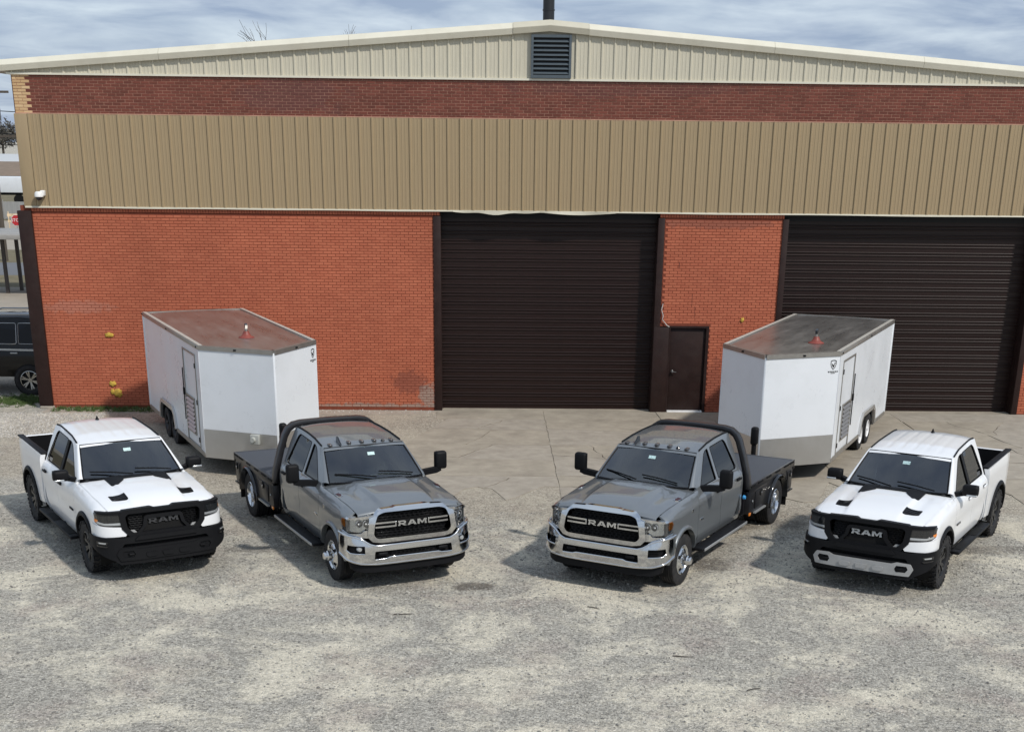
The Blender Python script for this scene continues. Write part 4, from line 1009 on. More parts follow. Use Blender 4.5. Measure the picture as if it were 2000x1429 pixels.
    MB().panel(rounded([(-.42, -.30), (-.27, -.30), (-.27, .30), (-.42, .30)], .01, 2), lambda x, y: (x, y, B.hood(x, y)+.022), (), (0, 0, -.03), h=.08).build('cowl_strip', M_sat, hood)
    # bumper
    bo = Pn([(-.9995, .775), (-.60, .745), (-.40, .775), (.40, .775), (.60, .745), (.9995, .775), (.9995, .60), (.95, .50), (.78, .40), (.70, .335), (-.70, .335), (-.78, .40), (-.95, .50), (-.9995, .60)])
    bh = rounded(Pn([(-.62, .655), (.62, .655), (.66, .60), (-.66, .60)]), .01, 2)
    bu = MB().panel(bo, Fm(.055), (bh,), (-.07, 0, 0), h=.045).build('front_bumper', M_sat, t, smooth=50)
    MB().panel(rounded(Pn([(-.40, .765), (.40, .765), (.46, .705), (-.46, .705)]), .01, 2), Fm(.085), (), (-.05, 0, 0), h=.06).build('bumper_step', M_sat, bu, smooth=50)
    MB().panel(Pn([(-.75, .70), (.75, .70), (.75, .45), (-.75, .45)]), Fm(-.03), (), (-.02, 0, 0), h=.1).build('intake_backing', M_dark, bu)
    hk = [rounded(Pn([(s*.50, .545), (s*.64, .545), (s*.665, .50), (s*.63, .445), (s*.50, .445), (s*.475, .495)]), .006, 2) for s in (-1, 1)]
    sk = rounded(Pn([(-.69, .58), (-.50, .595), (-.42, .565), (.42, .565), (.50, .595), (.69, .58), (.735, .50), (.69, .395), (-.69, .395), (-.735, .50)]), .01, 2)
    sp_ = MB().panel(sk, Fm(.075), hk, (-.05, 0, 0), h=.04).build('skid_plate', M_skid if not black_nose else M_sat, bu, smooth=50)
    for y in (-.24, 0, .24): MB().panel(rounded(Pn([(y-.085, .500), (y+.085, .500), (y+.07, .43), (y-.07, .43)]), .02, 3), Fm(.092), (), (-.03, 0, 0), h=.06).build('skid_pocket', M_skid if not black_nose else M_sat, sp_, smooth=50)
    for s in (-1, 1):
        MB().tube([Vector((B.fs(s*.5, .5)+.02, s*.52, .50)), Vector((B.fs(s*.5, .5)+.07, s*.54, .495)), Vector((B.fs(s*.6, .5)+.09, s*.60, .495)), Vector((B.fs(s*.62, .5)+.02, s*.63, .50))], .016, 7).build('tow_hook', M_sat, bu)
        fo = rounded(Pn([(s*.84, .69), (s*.965, .70), (s*.965, .655), (s*.86, .645)]), .004, 2)
        fg = MB().panel(fo, Fm(.058), (), (-.03, 0, 0), h=.03).build('fog_light', M_gblk, bu)
        MB().panel(Pn([(s*.86, .682), (s*.945, .688), (s*.945, .668), (s*.87, .664)]), Fm(.064), (), (-.008, 0, 0), h=.02).build('led', M_led, fg)
        MB().panel(Pn([(s*.83, .632), (s*.965, .645), (s*.955, .622), (s*.86, .61)]), Fm(.07), (), (-.02, 0, 0), h=.03).build('fog_trim', M_gblk, bu)
    if not black_nose:
        y = 1.0
        MB().panel([(-4.58, 1.33), (-4.30, 1.33), (-4.30, 1.22), (-4.58, 1.22)], lambda x, z: (x, .955, z), (), (0, -.004, 0), h=.3)
    return t
WL = make_pickup((-5.511, 21.546), 30.126, 'white crew-cab pickup with all-black front bumper and dark grille letters, beside the left trailer', True, 0)
WR = make_pickup((6.378, 20.938), -31.817, 'white crew-cab pickup with silver skid plate and silver grille letters', False, 1)
# =========================================================== grey flatbed trucks
def make_flatbed(loc, th, label, fogs):
    t = tag(empty('flatbed_truck', (loc[0], loc[1], 0), R_(th-90)), label, 'flatbed truck', 'grey flatbed trucks parked in the middle of the row')
    B = Body(W=1.0, L=.50, x0=.40, n=4.2, lean=-.06, xd0=-.58, xd1=-1.60, xd2=-2.54, xr=-2.62, R=.41, AR=.50, belt=1.36, sill=.58, flare=.045, trim=None, rocker=None,
             xf=.70, hl_lo=1.02, fend_lo=.90, cowl=-.46, hx1=.84, dome=.034, crown=.085, yedge_t=[(-2.7, .905), (-.7, .905), (-.5, .885), (.2, .875), (.6, .85), (.9, .82)],
             hood_t=[(-.8, 1.45), (-.46, 1.435), (0, 1.415), (.4, 1.385), (.65, 1.345), (.8, 1.30), (.9, 1.27)], hx=(-1.45, -2.40), hz=1.22, rear_door_cut=None,
             yb=.905, tum=.40, roof_t=[(-1.0, 1.855), (-1.06, 1.875), (-1.2, 1.91), (-1.6, 1.965), (-2.0, 1.99), (-2.4, 1.995), (-2.62, 1.985)], rdrop=.045, ab=(-.70, 1.395), at=(-1.22, 1.85), wf=-.84, wr=(-2.50, -2.34), wt=-1.045,
             wsb=.17, wst=.09, wsang=36, mx=(-.94, 1.29, 1.54))
    B.ws = lambda sg, v: (lerp(-.57, -1.14, v), sg*lerp(.80, .675, v), lerp(1.41, 1.85, v)+.012*math.sin(v*math.pi))
    hood, roof, ws = cab(t, B, M_grey, M_ws_g, dict(handle=M_sat, tint=True, ribs=False))
    # cab marker lamps and fin antenna on the roof
    for y in (-.56, -.24, -.02, .20, .50):
        MB().rbox((-1.17+.05*0-.03*abs(y), y, interp(-1.2, B.roof_t)-B.rdrop*(abs(y)/.7)**2.6+.004), (.12, .062, .045), .018).build('marker_lamp', mat('smoked_marker', (.05, .048, .05), .2, coat=.5), roof, smooth=60)
    MB().panel([(-1.32, 0), (-1.08, 0), (-1.16, .045), (-1.25, .11), (-1.29, .11)], lambda x, z: (x, -.40-.012, interp(-1.2, B.roof_t)-.015+z), (), (0, .024, 0), h=.1).build('fin_antenna', M_gblk, roof)
    MB().lathe([(0, .03), (.02, .025), (.035, 0), (0, 0)], 12, 'Z', (-1.16, .35, interp(-1.2, B.roof_t)-.01), closed=False).build('antenna_puck', M_gblk, roof)
    for sg in (-1, 1):
        mirror_tow(t, B, sg)
        put_wheel('dually_front', t, 0, sg*.875, sg, 0.0)
        for y in (.93, .67): put_wheel('dually_rear', t, -4.38, sg*y, sg)
        # nerf step with bright edge
        MB().rbox((-1.50, sg*1.05, .46), (2.05, .20, .05), .02).build('step_board', M_sat, t)
        MB().rbox((-1.50, sg*1.166, .464), (2.0, .014, .044), .005).build('step_edge', M_silver, t)
        for x in (-.8, -1.5, -2.2): MB().bar([(x, sg*.75, .56), (x, sg*1.0, .45)], .05, .04).build('step_bracket', M_sat, t)
        # fender and hood badges
        S = B.side(sg); y = S(-.30, 1.13)[1]; MB().rbox((-.30, y+sg*.004, 1.13), (.06, .01, .06), .004).build('fender_badge', M_chrome, t)
        y = S(-.72, .90)[1]; MB().rbox((-.75, y+sg*.004, .90), (.15, .01, .04), .004).build('door_badge', M_chrome, t)
        hb = MB().panel(rounded([(-.13, .80), (.02, .79), (.06, .83), (.02, .875), (-.13, .885)], .012, 2), lambda x, y: (x, sg*y, B.hood(x, min(y, B.yedge(x)))+.012), (), (0, 0, -.02), h=.05).build('hood_badge', M_chrome, hood)
        MB().panel(rounded([(-.11, .815), (.015, .805), (.04, .83), (.015, .86), (-.11, .87)], .01, 2), lambda x, y: (x, sg*y, B.hood(x, min(y, B.yedge(x)))+.016), (), (0, 0, -.01), h=.05).build('badge_plate', mat('badge_print', (.045, .010, .012), .4, var=.8, vscale=60), hb)
    MB().bx(-5.3, .6, -.50, -.34, .48, .64).bx(-5.3, .6, .34, .50, .48, .64).bx(-4.48, -4.28, -.7, .7, .33, .50).bx(-.09, .09, -.75, .75, .34, .46).bx(-2.6, -.5, -.3, .3, .44, .54).build('chassis', M_dark, t)
    MB().lathe([(0, -.16), (.16, -.12), (.2, 0), (.16, .12), (0, .16)], 20, 'X', (-4.38, 0, .42), closed=False).build('differential', M_dark, t)
    # ---- front end
    Fm = B.F; Pn = B.P
    so = Pn([(-.705, 1.00), (-.68, 1.185), (-.60, 1.215), (-.50, 1.31), (-.30, 1.322), (-.27, 1.335), (.27, 1.335), (.30, 1.322), (.50, 1.31), (.60, 1.215), (.68, 1.185), (.705, 1.00), (.715, .90), (.64, .82), (.50, .795), (-.50, .795), (-.64, .82), (-.715, .90)])
    sh = rounded(Pn([(-.60, 1.10), (-.55, 1.225), (-.45, 1.262), (.45, 1.262), (.55, 1.225), (.60, 1.10), (.625, .93), (.57, .865), (-.57, .865), (-.625, .93)]), .03, 4)
    gr = MB().panel(so, Fm(.025, (.055, 1.02, .345)), (sh,), (-.09, 0, 0), h=.04).build('grille_surround', M_chrome, t, smooth=60)
    MB().panel(sh, Fm(-.05), (), (-.02, 0, 0), h=.08).build('grille_backing', M_dark, gr)
    tag(hexmesh(MB(), B, (-.60, .60), (.885, 1.245), -.015, .10, .042).build('grille_mesh', M_sat, gr), kind='stuff')
    for sg in (-1, 1):
        for z in (1.098, 1.036): MB().bar([Vector((B.fs(y, z)+.03, sg*y, z)) for y in (.275, .36, .45, .54, .60)], .024, .026, up=Vector((0, 0, 1))).build('grille_bar', M_chrome, gr)
        MB().rbox((B.fs(.27, 1.06)+.034, sg*.272, 1.067), (.03, .022, .088), .006).build('bar_end', M_chrome, gr)
    MB().panel(Pn([(-.25, 1.115), (.25, 1.115), (.25, 1.02), (-.25, 1.02)]), Fm(.012), (), (-.02, 0, 0), h=.08).build('letter_plate', M_dark, gr)
    word_ram(gr, lambda u_, v: (B.fs(u_, 1.067+v)+.045, u_, 1.067+v), .47, .078, M_alu)
    for sg in (-1, 1):
        tb = Pn([(sg*.60, 1.222), (sg*.80, 1.205), (sg*.94, 1.182), (sg*.955, 1.155), (sg*.80, 1.165), (sg*.60, 1.180)])
        MB().panel(tb, Fm(.03), (), (-.14, 0, 0), h=.03).build('lamp_brow', M_chrome, t, smooth=60)
        ho = Pn([(sg*.63, 1.165), (sg*.975, 1.16), (sg*.9985, 1.15), (sg*.9995, 1.09), (sg*.9985, 1.01), (sg*.97, .96), (sg*.80, .955), (sg*.755, 1.01), (sg*.655, 1.015)])
        hl = MB().panel(ho, Fm(-.03), (), (-.03, 0, 0), h=.03).build('headlight', mat('lamp_reflector', (.62, .63, .63), .18, .9), t, smooth=60)
        for y, r in ((.725, .05), (.83, .048)):
            c = Vector((B.fs(y, 1.09)-.03, sg*y, 1.092)); MB().lathe([(r, .035), (r*.95, .02), (r*.6, -.0), (.0, -.005)], 18, 'X', c, closed=False).build('reflector_bowl', M_chrome, hl)
            MB().lathe([(0, .045), (.018, .04), (.022, .0)], 10, 'X', c, closed=False).build('bulb', mat('bulb_glass', (.8, .8, .78), .1), hl)
            MB().lathe([(r*1.02, .04), (r*1.15, .038), (r*1.15, .0), (r*1.02, .0)], 18, 'X', c, closed=True).build('bezel', M_silver, hl)
        MB().panel(Pn([(sg*.987, 1.15), (sg*.9975, 1.145), (sg*.9993, 1.09), (sg*.998, 1.03), (sg*.988, 1.02), (sg*.983, 1.08)]), Fm(.004), (), (-.02, 0, 0), h=.02).build('side_marker', M_amber, hl)
        MB().panel(ho, Fm(.012), (), None, h=.03).build('lens', M_clear, hl, smooth=60)
        # trim below the lamp
        tr = Pn([(sg*.70, .995), (sg*.76, .985), (sg*.80, .945), (sg*.95, .94), (sg*.998, .99), (sg*.999, .91), (sg*.95, .90), (sg*.70, .875)])
        MB().panel(tr, Fm(.020), (), (-.04, 0, 0), h=.03).build('lamp_trim', M_chrome, t, smooth=60)
    bo = Pn([(-.9995, .945), (-.86, .905), (-.78, .875), (-.66, .785), (-.58, .755), (.58, .755), (.66, .785), (.78, .875), (.86, .905), (.9995, .945), (.9995, .60), (.96, .54), (.80, .485), (.55, .465), (-.55, .465), (-.80, .485), (-.96, .54), (-.9995, .60)])
    BU = (.024, .64, .24)
    lg = rounded(Pn([(-.60, .675), (.60, .675), (.615, .56), (.43, .555), (.38, .575), (-.38, .575), (-.43, .555), (-.615, .56)]), .012, 3)
    fh = [rounded(Pn([(s*.745, .765), (s*.955, .775), (s*.965, .70), (s*.93, .655), (s*.745, .645)]), .008, 3) for s in (-1, 1)]
    bu = MB().panel(bo, Fm(.055, BU), [lg]+fh, lambda p: (-.09, -.02*p.y, 0), h=.04).build('front_bumper', M_chrome, t, smooth=60)
    # rolled upper edge and lower lip of the bumper
    up_ = [(-.999, .94), (-.86, .903), (-.78, .873), (-.66, .785), (-.58, .757), (0, .757), (.58, .757), (.66, .785), (.78, .873), (.86, .903), (.999, .94)]
    MB().tube([Vector(Fm(.055, BU)(u_, z))-Vector((.016, 0, .004)) for u_, z in resample(Pn(up_), .05, False)], .020, 8).build('bumper_roll', M_chrome, bu, smooth=70)
    lo_ = [(-.999, .60), (-.96, .54), (-.80, .487), (-.55, .468), (.55, .468), (.80, .487), (.96, .54), (.999, .60)]
    MB().tube([Vector(Fm(.055, BU)(u_, z))-Vector((.016, 0, -.004)) for u_, z in resample(Pn(lo_), .05, False)], .020, 8).build('bumper_roll', M_chrome, bu, smooth=70)
    for s in (-1, 1):
        MB().tube([Vector(Fm(.055, BU)(u_, z))-Vector((.004, 0, 0)) for u_, z in resample(Pn([(s*.75, .640), (s*.93, .652), (s*.965, .69)]), .05, False)], .013, 6).build('pocket_edge', M_chrome, bu, smooth=70)
    MB().tube([Vector(Fm(.055, BU)(u_, z)) for u_, z in resample(Pn([(-.60, .545), (-.43, .552), (-.38, .572), (.38, .572), (.43, .552), (.60, .545)]), .05, False)], .014, 6).build('intake_edge', M_chrome, bu, smooth=70)
    MB().panel(Pn([(-.70, .70), (.70, .70), (.70, .54), (-.70, .54)]), Fm(-.01), (), (-.02, 0, 0), h=.1).build('intake_backing', M_dark, bu)
    tag(hexmesh(MB(), B, (-.40, .40), (.585, .67), .035, .09, .036).build('intake_mesh', M_sat, bu), kind='stuff')
    for s in (-1, 1):
        MB().rbox((B.fs(.5, .62)+.03, s*.50, .62), (.06, .16, .055), .02).build('tow_hook', M_sat, bu)
        MB().panel(fh[0 if s < 0 else 1], Fm(.02), (), (-.02, 0, 0), h=.05).build('fog_pocket', M_sat, bu)
        if fogs:
            c = Vector((B.fs(.85, .71)+.03, s*.85, .71)); MB().lathe([(0, .035), (.030, .03), (.044, .01), (.046, -.02)], 16, 'X', c, closed=False).build('fog_light', M_led, bu)
        else:
            for z in (.68, .71, .74): MB().bar([Vector((B.fs(y, z)+.05, s*y, z)) for y in (.77, .85, .92)], .02, .012).build('fog_slat', M_sat, bu)
    MB().panel(Pn([(-.97, .53), (-.80, .475), (.80, .475), (.97, .53), (.95, .38), (.80, .335), (-.80, .335), (-.95, .38)]), Fm(.01), (), (-.05, 0, 0), h=.07).build('air_dam', M_sat, t, smooth=60)
    MB().panel(Pn([(-.72, .82), (.72, .82), (.72, .72), (-.72, .72)]), Fm(.01), (), (-.02, 0, 0), h=.1).build('bumper_gap', M_dark, t)
    # ---- flatbed
    d0, d1, dz, hw_ = -2.80, -5.26, 1.015, 1.075
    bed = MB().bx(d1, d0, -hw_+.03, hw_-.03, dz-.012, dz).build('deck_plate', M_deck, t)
    MB().panel([(0, 0), (.24, 0), (.16, .20), (0, .22)], lambda a, b: (d0-a, hw_-.16, dz+b), (), (0, .014, 0), h=.5).build('headboard_gusset', M_bed, t)
    MB().panel([(0, 0), (.24, 0), (.16, .20), (0, .22)], lambda a, b: (d0-a, -hw_+.146, dz+b), (), (0, .014, 0), h=.5).build('headboard_gusset', M_bed, t)
    MB().bx(d1+.1, d0, -.6, .6, .82, dz-.015).bx(d1+.4, d0, -.45, .45, .60, .82).build('deck_beams', M_dark, t)
    for sg in (-1, 1):
        rl = MB().bx(d1, d0, sg*(hw_-.03), sg*hw_, dz-.11, dz+.004).build('side_rail', M_bed, t, bevel=.004)
        for x in (-2.95, -3.35, -3.8, -4.3, -4.8, -5.1): MB().bx(x-.12, x+.12, sg*(hw_+.001), sg*(hw_+.012), dz-.035, dz-.008).build('stake_slot', M_dark, rl)
        for (a, b, kx) in ((-2.86, -3.78, 0), (-4.90, -5.24, 1)):
            w = [(a, dz-.11), (a, .50), (b+(.0 if kx == 0 else 0), .50), (b, dz-.11)]
            bxm = MB().bx(a, b, sg*.72, sg*(hw_-.012), .50, dz-.112).build('tool_box', M_bed, t, bevel=.006)
            da, db = a-.05, b+.05
            if kx == 0: da, db = a-.28, b+.12
            MB().bx(da, db, sg*(hw_-.012), sg*(hw_+.004), .55, dz-.16).build('box_door', M_bed, bxm, bevel=.004)
            lx = (da+db)/2; MB().lathe([(0, .012), (.055, .012), (.062, .0), (0, .0)], 18, 'Y', (lx, sg*(hw_+.004) if sg > 0 else sg*(hw_+.016), .80), closed=False).build('latch', M_dark, bxm)
            MB().rbox((lx, sg*(hw_+.022), .785), (.03, .016, .05), .006).build('latch_handle', M_chrome, bxm)
            MB().bx(da+.04, db-.02, sg*(hw_-.01), sg*(hw_+.03), .475, .50).build('box_lip', M_silver if kx == 0 else M_bed, bxm)
        # wheel opening panel and flare
        ax = -4.38; a = arc(ax, .42, .50, 0, 180, 20)
        out = [(-3.78, dz-.11), (-3.78, .50), (ax+.50, .50)]+a[1:-1]+[(ax-.50, .50), (-4.90, .50), (-4.90, dz-.11)]
        MB().panel(out, lambda x, z: (x, sg*(hw_-.02), z), (), (0, -sg*.01, 0), h=.3).build('wheel_panel', M_bed, t)
        rows = [[(ax+r*math.cos(R_(g_)), sg*y, .42+r*math.sin(R_(g_))) for (r, y) in ((.47, .72), (.47, hw_+.03), (.485, hw_+.045), (.51, hw_+.03), (.51, hw_-.02))] for g_ in np.linspace(-2, 182, 26)]
        MB().grid(rows).build('fender_flare', M_gblk, t, smooth=60)
        MB().bx(ax-.52, ax-.505, sg*.60, sg*1.09, .24, .72).build('mud_flap', M_dark, t)
        MB().rbox((-2.90, sg*(hw_-.005), .50), (.09, .02, .05), .006).build('clearance_light', M_amber, t)
        MB().lathe([(0, .01), (.018, .008), (.02, 0)], 10, 'Y', (-2.98, sg*(hw_+.004), .72), closed=False).build('rivet_lamp', M_led, t)
    MB().bx(d1-.05, d1, -hw_, hw_, dz-.16, dz+.004).build('tail_board', M_bed, t, bevel=.006)
    for sg in (-1, 1): MB().rbox((d1-.055, sg*.85, dz-.08), (.02, .26, .09), .006).build('tail_light', M_red, t)
    MB().bx(d1-.35, d1-.05, -.04, .04, .46, .53).bx(-5.2, -4.7, -.4, .4, .46, .56).build('hitch_receiver', M_dark, t)
    # headache rack: a folded-plate hoop over the cab back
    hp = [(-1.04, dz-.05), (-1.00, 1.20), (-.90, 1.55), (-.82, 1.78), (-.76, 1.88), (-.66, 1.95), (-.52, 1.975), (0, 1.985), (.52, 1.975), (.66, 1.95), (.76, 1.88), (.82, 1.78), (.90, 1.55), (1.00, 1.20), (1.04, dz-.05)]
    hp = [Vector((-2.80, y, z)) for y, z in resample(hp, .12, False)]
    MB().bar(hp, .085, .17, up=Vector((1, 0, 0))).build('headache_rack', M_bed, t, bevel=.012)
    MB().bx(-2.84, -2.78, -.98, .98, .50, dz-.02).build('front_apron', M_bed, t)
    MB().bx(-2.815, -2.79, -.97, .97, dz-.02, 1.22).build('rack_panel', M_bed, t)
    for y in (-.6, -.2, .2, .6): MB().bar([(-2.80, y, 1.2), (-2.80, y, 1.96)], .035, .03, up=Vector((1, 0, 0))).build('rack_bar', M_bed, t)
    return t, B, ws
GLt, GB, gws = make_flatbed((-1.52, 21.11), 25.326, 'grey crew-cab flatbed truck with round fog lights and a paper on its dashboard', True)
MB().box((GB.cowl-.30, .10, GB.belt+.075), (.20, .34, .004), Matrix.Rotation(-.25, 3, 'Y')).build('dash_paper', M_paper, GLt)
GRt, GB, gws = make_flatbed((2.264, 21.014), -29.714, 'grey crew-cab flatbed truck with slotted bumper pockets and a blue filler cap behind the cab', False)
MB().lathe([(0, .04), (.028, .04), (.038, .02), (.038, .0), (0, 0)], 16, 'Y', (-2.70, 1.0, .84), closed=False).build('filler_cap', mat('blue_cap', (.05, .30, .62), .4), GRt)
# =========================================================== enclosed V-nose trailers
M_tw = mat('trailer_white', (.72, .745, .77), .30, spec=.5, var=.025, vscale=1.4, dirt=((.60, .62, .63), .35), dscale=1.1)
M_tal = mat('trailer_trim', (.36, .34, .31), .38, .75, var=.12, vscale=6)
M_troof = mat('trailer_roof', (.44, .43, .41), .30, .85, var=.30, vscale=1.3, bump=.05, bscale=3, stretch=(.5, 2.5, 1))
M_tb = mat('bare_aluminium', (.58, .57, .55), .38, .85, var=.06, vscale=3)
def tread_plate():
    m = mat('tread_plate', (.56, .55, .53), .36, .9, var=.06, vscale=3); N, L = nodes_of(m); tc = N.new('ShaderNodeTexCoord'); w = N.new('ShaderNodeTexChecker'); w.inputs['Scale'].default_value = 36; L.new(tc.outputs['Object'], w.inputs[0])
    bp = N.new('ShaderNodeBump'); bp.inputs['Strength'].default_value = .25; bp.inputs['Distance'].default_value = .004; L.new(w.outputs['Fac'], bp.inputs['Height']); L.new(bp.outputs[0], N['Principled BSDF'].inputs['Normal']); return m
M_tread = tread_plate()
M_redge = mat('roof_edge_metal', (.58, .55, .49), .45, .3, var=.08)
M_conc_red = mat('red_cone', (.23, .05, .035), .5, var=.2, vscale=10)
def make_trailer(loc, th, label, wheels, door_side, logo_side, box):
    """x forward (0 at the front of the straight walls), y to the viewer's right, z up"""
    t = tag(empty('enclosed_trailer', (loc[0], loc[1], 0), R_(th-90)), label, 'trailer', 'white V-nose trailers behind the flatbed trucks')
    hw_, LN, NO, z0, z1 = 1.225, 6.15, 1.22, .42, 2.56
    for sg in (-1, 1):
        # side wall with wheel opening, door opening
        ax = (-3.35, -4.20); wz = .345
        op = [(ax[1]-.46, z0), (ax[1]-.36, z0+.30), (ax[1]-.18, z0+.42), (ax[0]+.18, z0+.42), (ax[0]+.36, z0+.30), (ax[0]+.46, z0)]
        wall = [(0, z0), (0, z1), (-LN, z1), (-LN, z0)]+[(x, z) for x, z in op]
        dr = None
        if sg == door_side: dr = [(-.42, z0+.04), (-.42, z1-.18), (-1.62, z1-.18), (-1.62, z0+.04)]
        wo = MB().panel(wall, lambda x, z: (x, sg*hw_, z), (dr,) if dr else (), (0, -sg*.04, 0), h=.6).build('side_wall', M_tw, t, smooth=0)
        fl = [(x, sg*(hw_+.005), z) for x, z in op]
        MB().sweep([Vector((x, sg*(hw_+.02), z)) for x, z in op], [(-.045, -.03), (.045, -.03), (.045, .03), (-.045, .03)], up=Vector((0, 1, 0))).build('fender_trim', M_tb, t)
        MB().grid([[(x, sg*y, z) for y in (.8, hw_-.02)] for x, z in op]).build('wheel_well', M_dark, t)
        MB().bx(-LN, 0, sg*(hw_+.001), sg*(hw_+.014), z0-.05, z0+.045).build('lower_trim', M_tal, t) if False else None
        for a, b in ((0, ax[0]+.46), (ax[1]-.46, -LN)): MB().bx(b, a, sg*(hw_-.035), sg*(hw_+.012), z0-.06, z0+.03).build('lower_trim', M_tal, t)
        # roof edge trim
        MB().bx(-LN-.01, .0, sg*(hw_-.09), sg*(hw_+.018), z1-.012, z1+.075).build('roof_trim', M_tal, t, bevel=.008)
        MB().bx(-LN, .0, sg*(hw_-.085), sg*(hw_-.005), z1+.076, z1+.080).build('roof_edge', M_redge, t)
        MB().bx(-LN-.012, -LN+.06, sg*(hw_-.06), sg*(hw_+.015), z0, z1).build('corner_trim', M_tw, t, bevel=.008)
        MB().bx(-.075, .0, sg*(hw_+.001), sg*(hw_+.010), z0, z1).build('front_corner_trim', M_tw, t)
        for x in (0., -3.05, -LN+.15): MB().rbox((x-.15, sg*(hw_+.02), z1+.03), (.06, .02, .035), .006).build('marker_light', M_sat, t)
        for x in ax: put_wheel(wheels, t, x, sg*(hw_-.12), sg)
        # nose faces
        a, b = Vector((0, sg*hw_, 0)), Vector((NO, sg*.02, 0)); nrm = Vector((b.y-a.y, -(b.x-a.x), 0)).normalized(); nrm = nrm if nrm.x > 0 else -nrm
        P_ = lambda u_, z, o=0.: a.lerp(b, u_)+Vector((0, 0, z))+nrm*o
        MB().panel([(0, z0+.53), (0, z1), (1, z1), (1, z0+.53)], lambda u_, z: P_(u_, z), (), -nrm*.04, h=.5).build('nose_panel', M_tw, t, smooth=0)
        MB().panel([(0, z0-.06), (0, z0+.53), (1, z0+.53), (1, z0-.06)], lambda u_, z: P_(u_, z, .006), (), -nrm*.04, h=.5).build('stone_guard', M_tread, t, smooth=0)
        MB().panel([(-.004, z1-.012), (-.004, z1+.075), (1.004, z1+.075), (1.004, z1-.012)], lambda u_, z: P_(u_, z, .016), (), -nrm*.10, h=.6).build('nose_trim', M_tal, t, smooth=0)
        MB().rbox(P_(.5, z1+.03, .02), (.05, .05, .03), .006).build('nose_marker', M_sat, t)
        if sg == logo_side:
            # shield emblem and its lettering
            T = lambda q: (q[0], q[1]); c0 = .085; w_ = .040
            Q = lambda x, z, o=.004: P_(c0+(x*w_ if sg > 0 else x*w_), z1-.19+z*.66, o)
            s_ = 1 if sg > 0 else -1
            sh_o = [(-1, .13), (-.5, .155), (0, .16), (.5, .155), (1, .13), (1, .03), (.7, -.06), (0, -.14), (-.7, -.06), (-1, .03)]
            sh_i = [(x*.80, z*.82+.003) for x, z in sh_o]
            em = MB().panel(sh_o, lambda x, z: Q(x, z), (sh_i,), -nrm*.004, h=.5).build('emblem', M_gblk, t, smooth=0)
            bd = [(.66, .07), (.36, .09), (.30, .03), (.05, .0), (-.20, .03), (-.62, .055), (-.5, .01), (-.28, -.04), (-.02, -.07), (.22, -.055), (.4, .01)]
            MB().panel([(-x*s_, z) for x, z in bd], lambda x, z: Q(x, z), (), -nrm*.004, h=.5).build('emblem_figure', M_gblk, em, smooth=0)
            for k in range(6):
                x = -1.5+k*.6; gl = [(x-.20, -.215), (x+.20, -.215), (x+.20, -.175), (x-.20, -.175)]
                hl_ = [] if k % 2 else [[(x-.08, -.205), (x+.08, -.205), (x+.08, -.190), (x-.08, -.190)]]
                MB().panel(gl, lambda x, z: Q(x, z), hl_, -nrm*.004, h=.5).build('emblem_letter', M_gblk, em, smooth=0)
            MB().panel([(-.75, -.25), (.75, -.25), (.75, -.232), (-.75, -.232)], lambda x, z: Q(x, z), (), -nrm*.004, h=.5).build('emblem_line', M_gblk, em, smooth=0)
        if dr:
            y = sg*(hw_-.006); dO = MB().bx(-1.60, -.44, sg*(hw_-.03), y, z0+.06, z1-.20).build('side_door', M_tw, t)
            for (x0, x1, za, zb) in ((-1.640, -1.605, z0+.02, z1-.155), (-.435, -.400, z0+.02, z1-.155), (-1.6049, -.4351, z1-.195, z1-.155), (-1.6049, -.4351, z0+.02, z0+.05)): MB().bx(x0, x1, sg*(hw_-.001), sg*(hw_+.014), za, zb).build('door_frame', M_tal, t)
            lv = MB().bx(-1.50, -.78, sg*(hw_-.005), sg*(hw_+.003), z0+.28, z0+1.0).build('door_vent', M_sat, dO)
            for (x0, x1, za, zb) in ((-1.53, -1.50, z0+.25, z0+1.03), (-.78, -.75, z0+.25, z0+1.03), (-1.4999, -.7801, z0+1.0, z0+1.03), (-1.4999, -.7801, z0+.25, z0+.28)): MB().bx(x0, x1, sg*(hw_-.004), sg*(hw_+.016), za, zb).build('vent_frame', M_tal, lv)
            sl_ = None
            for k in range(8):
                z = z0+.33+k*.088
                if sl_ is None: sl_ = MB().box((0, 0, 0), (.70, .008, .062), Matrix.Rotation(sg*.75, 3, 'X')).build('vent_slat', M_tb, lv, loc=(-1.14, sg*(hw_+.018), z))
                else: copy_obj(sl_, loc=(-1.14, sg*(hw_+.018), z))
            MB().tube([(-1.655, sg*(hw_+.03), z0+.45), (-1.655, sg*(hw_+.03), z0+1.55)], .012, 8).rbox((-1.64, sg*(hw_+.03), z0+1.05), (.07, .04, .15), .01).build('door_latch', M_sat, dO)
            for z in (.22, 1.0, 1.75): MB().rbox((-.43, sg*(hw_+.02), z0+z), (.05, .02, .10), .006).build('hinge', M_sat, dO)
    # roof, floor, rear, nose cap
    rp = [(-LN, -hw_+.07), (-LN, hw_-.07), (-.02, hw_-.07), (NO-.12, 0), (-.02, -hw_+.07)]
    roof = MB().panel(rp, lambda x, y: (x, y, z1+.052+.02*(1-(y/hw_)**2)), (), (0, 0, -.03), h=.4).build('roof_skin', M_troof, t, smooth=60)
    MB().bx(-LN-.015, -LN+.03, -hw_, hw_, z0, z1+.06).build('rear_wall', M_tw, t); MB().bx(-LN-.02, -LN+.07, -hw_-.01, hw_+.01, z1-.012, z1+.078).build('rear_trim', M_tal, t)
    MB().panel([(-LN, -hw_+.06), (-LN, hw_-.06), (0, hw_-.06), (NO-.08, 0), (0, -hw_+.06)], lambda x, y: (x, y, z0), (), (0, 0, -.09), h=1).build('floor', M_dark, t)
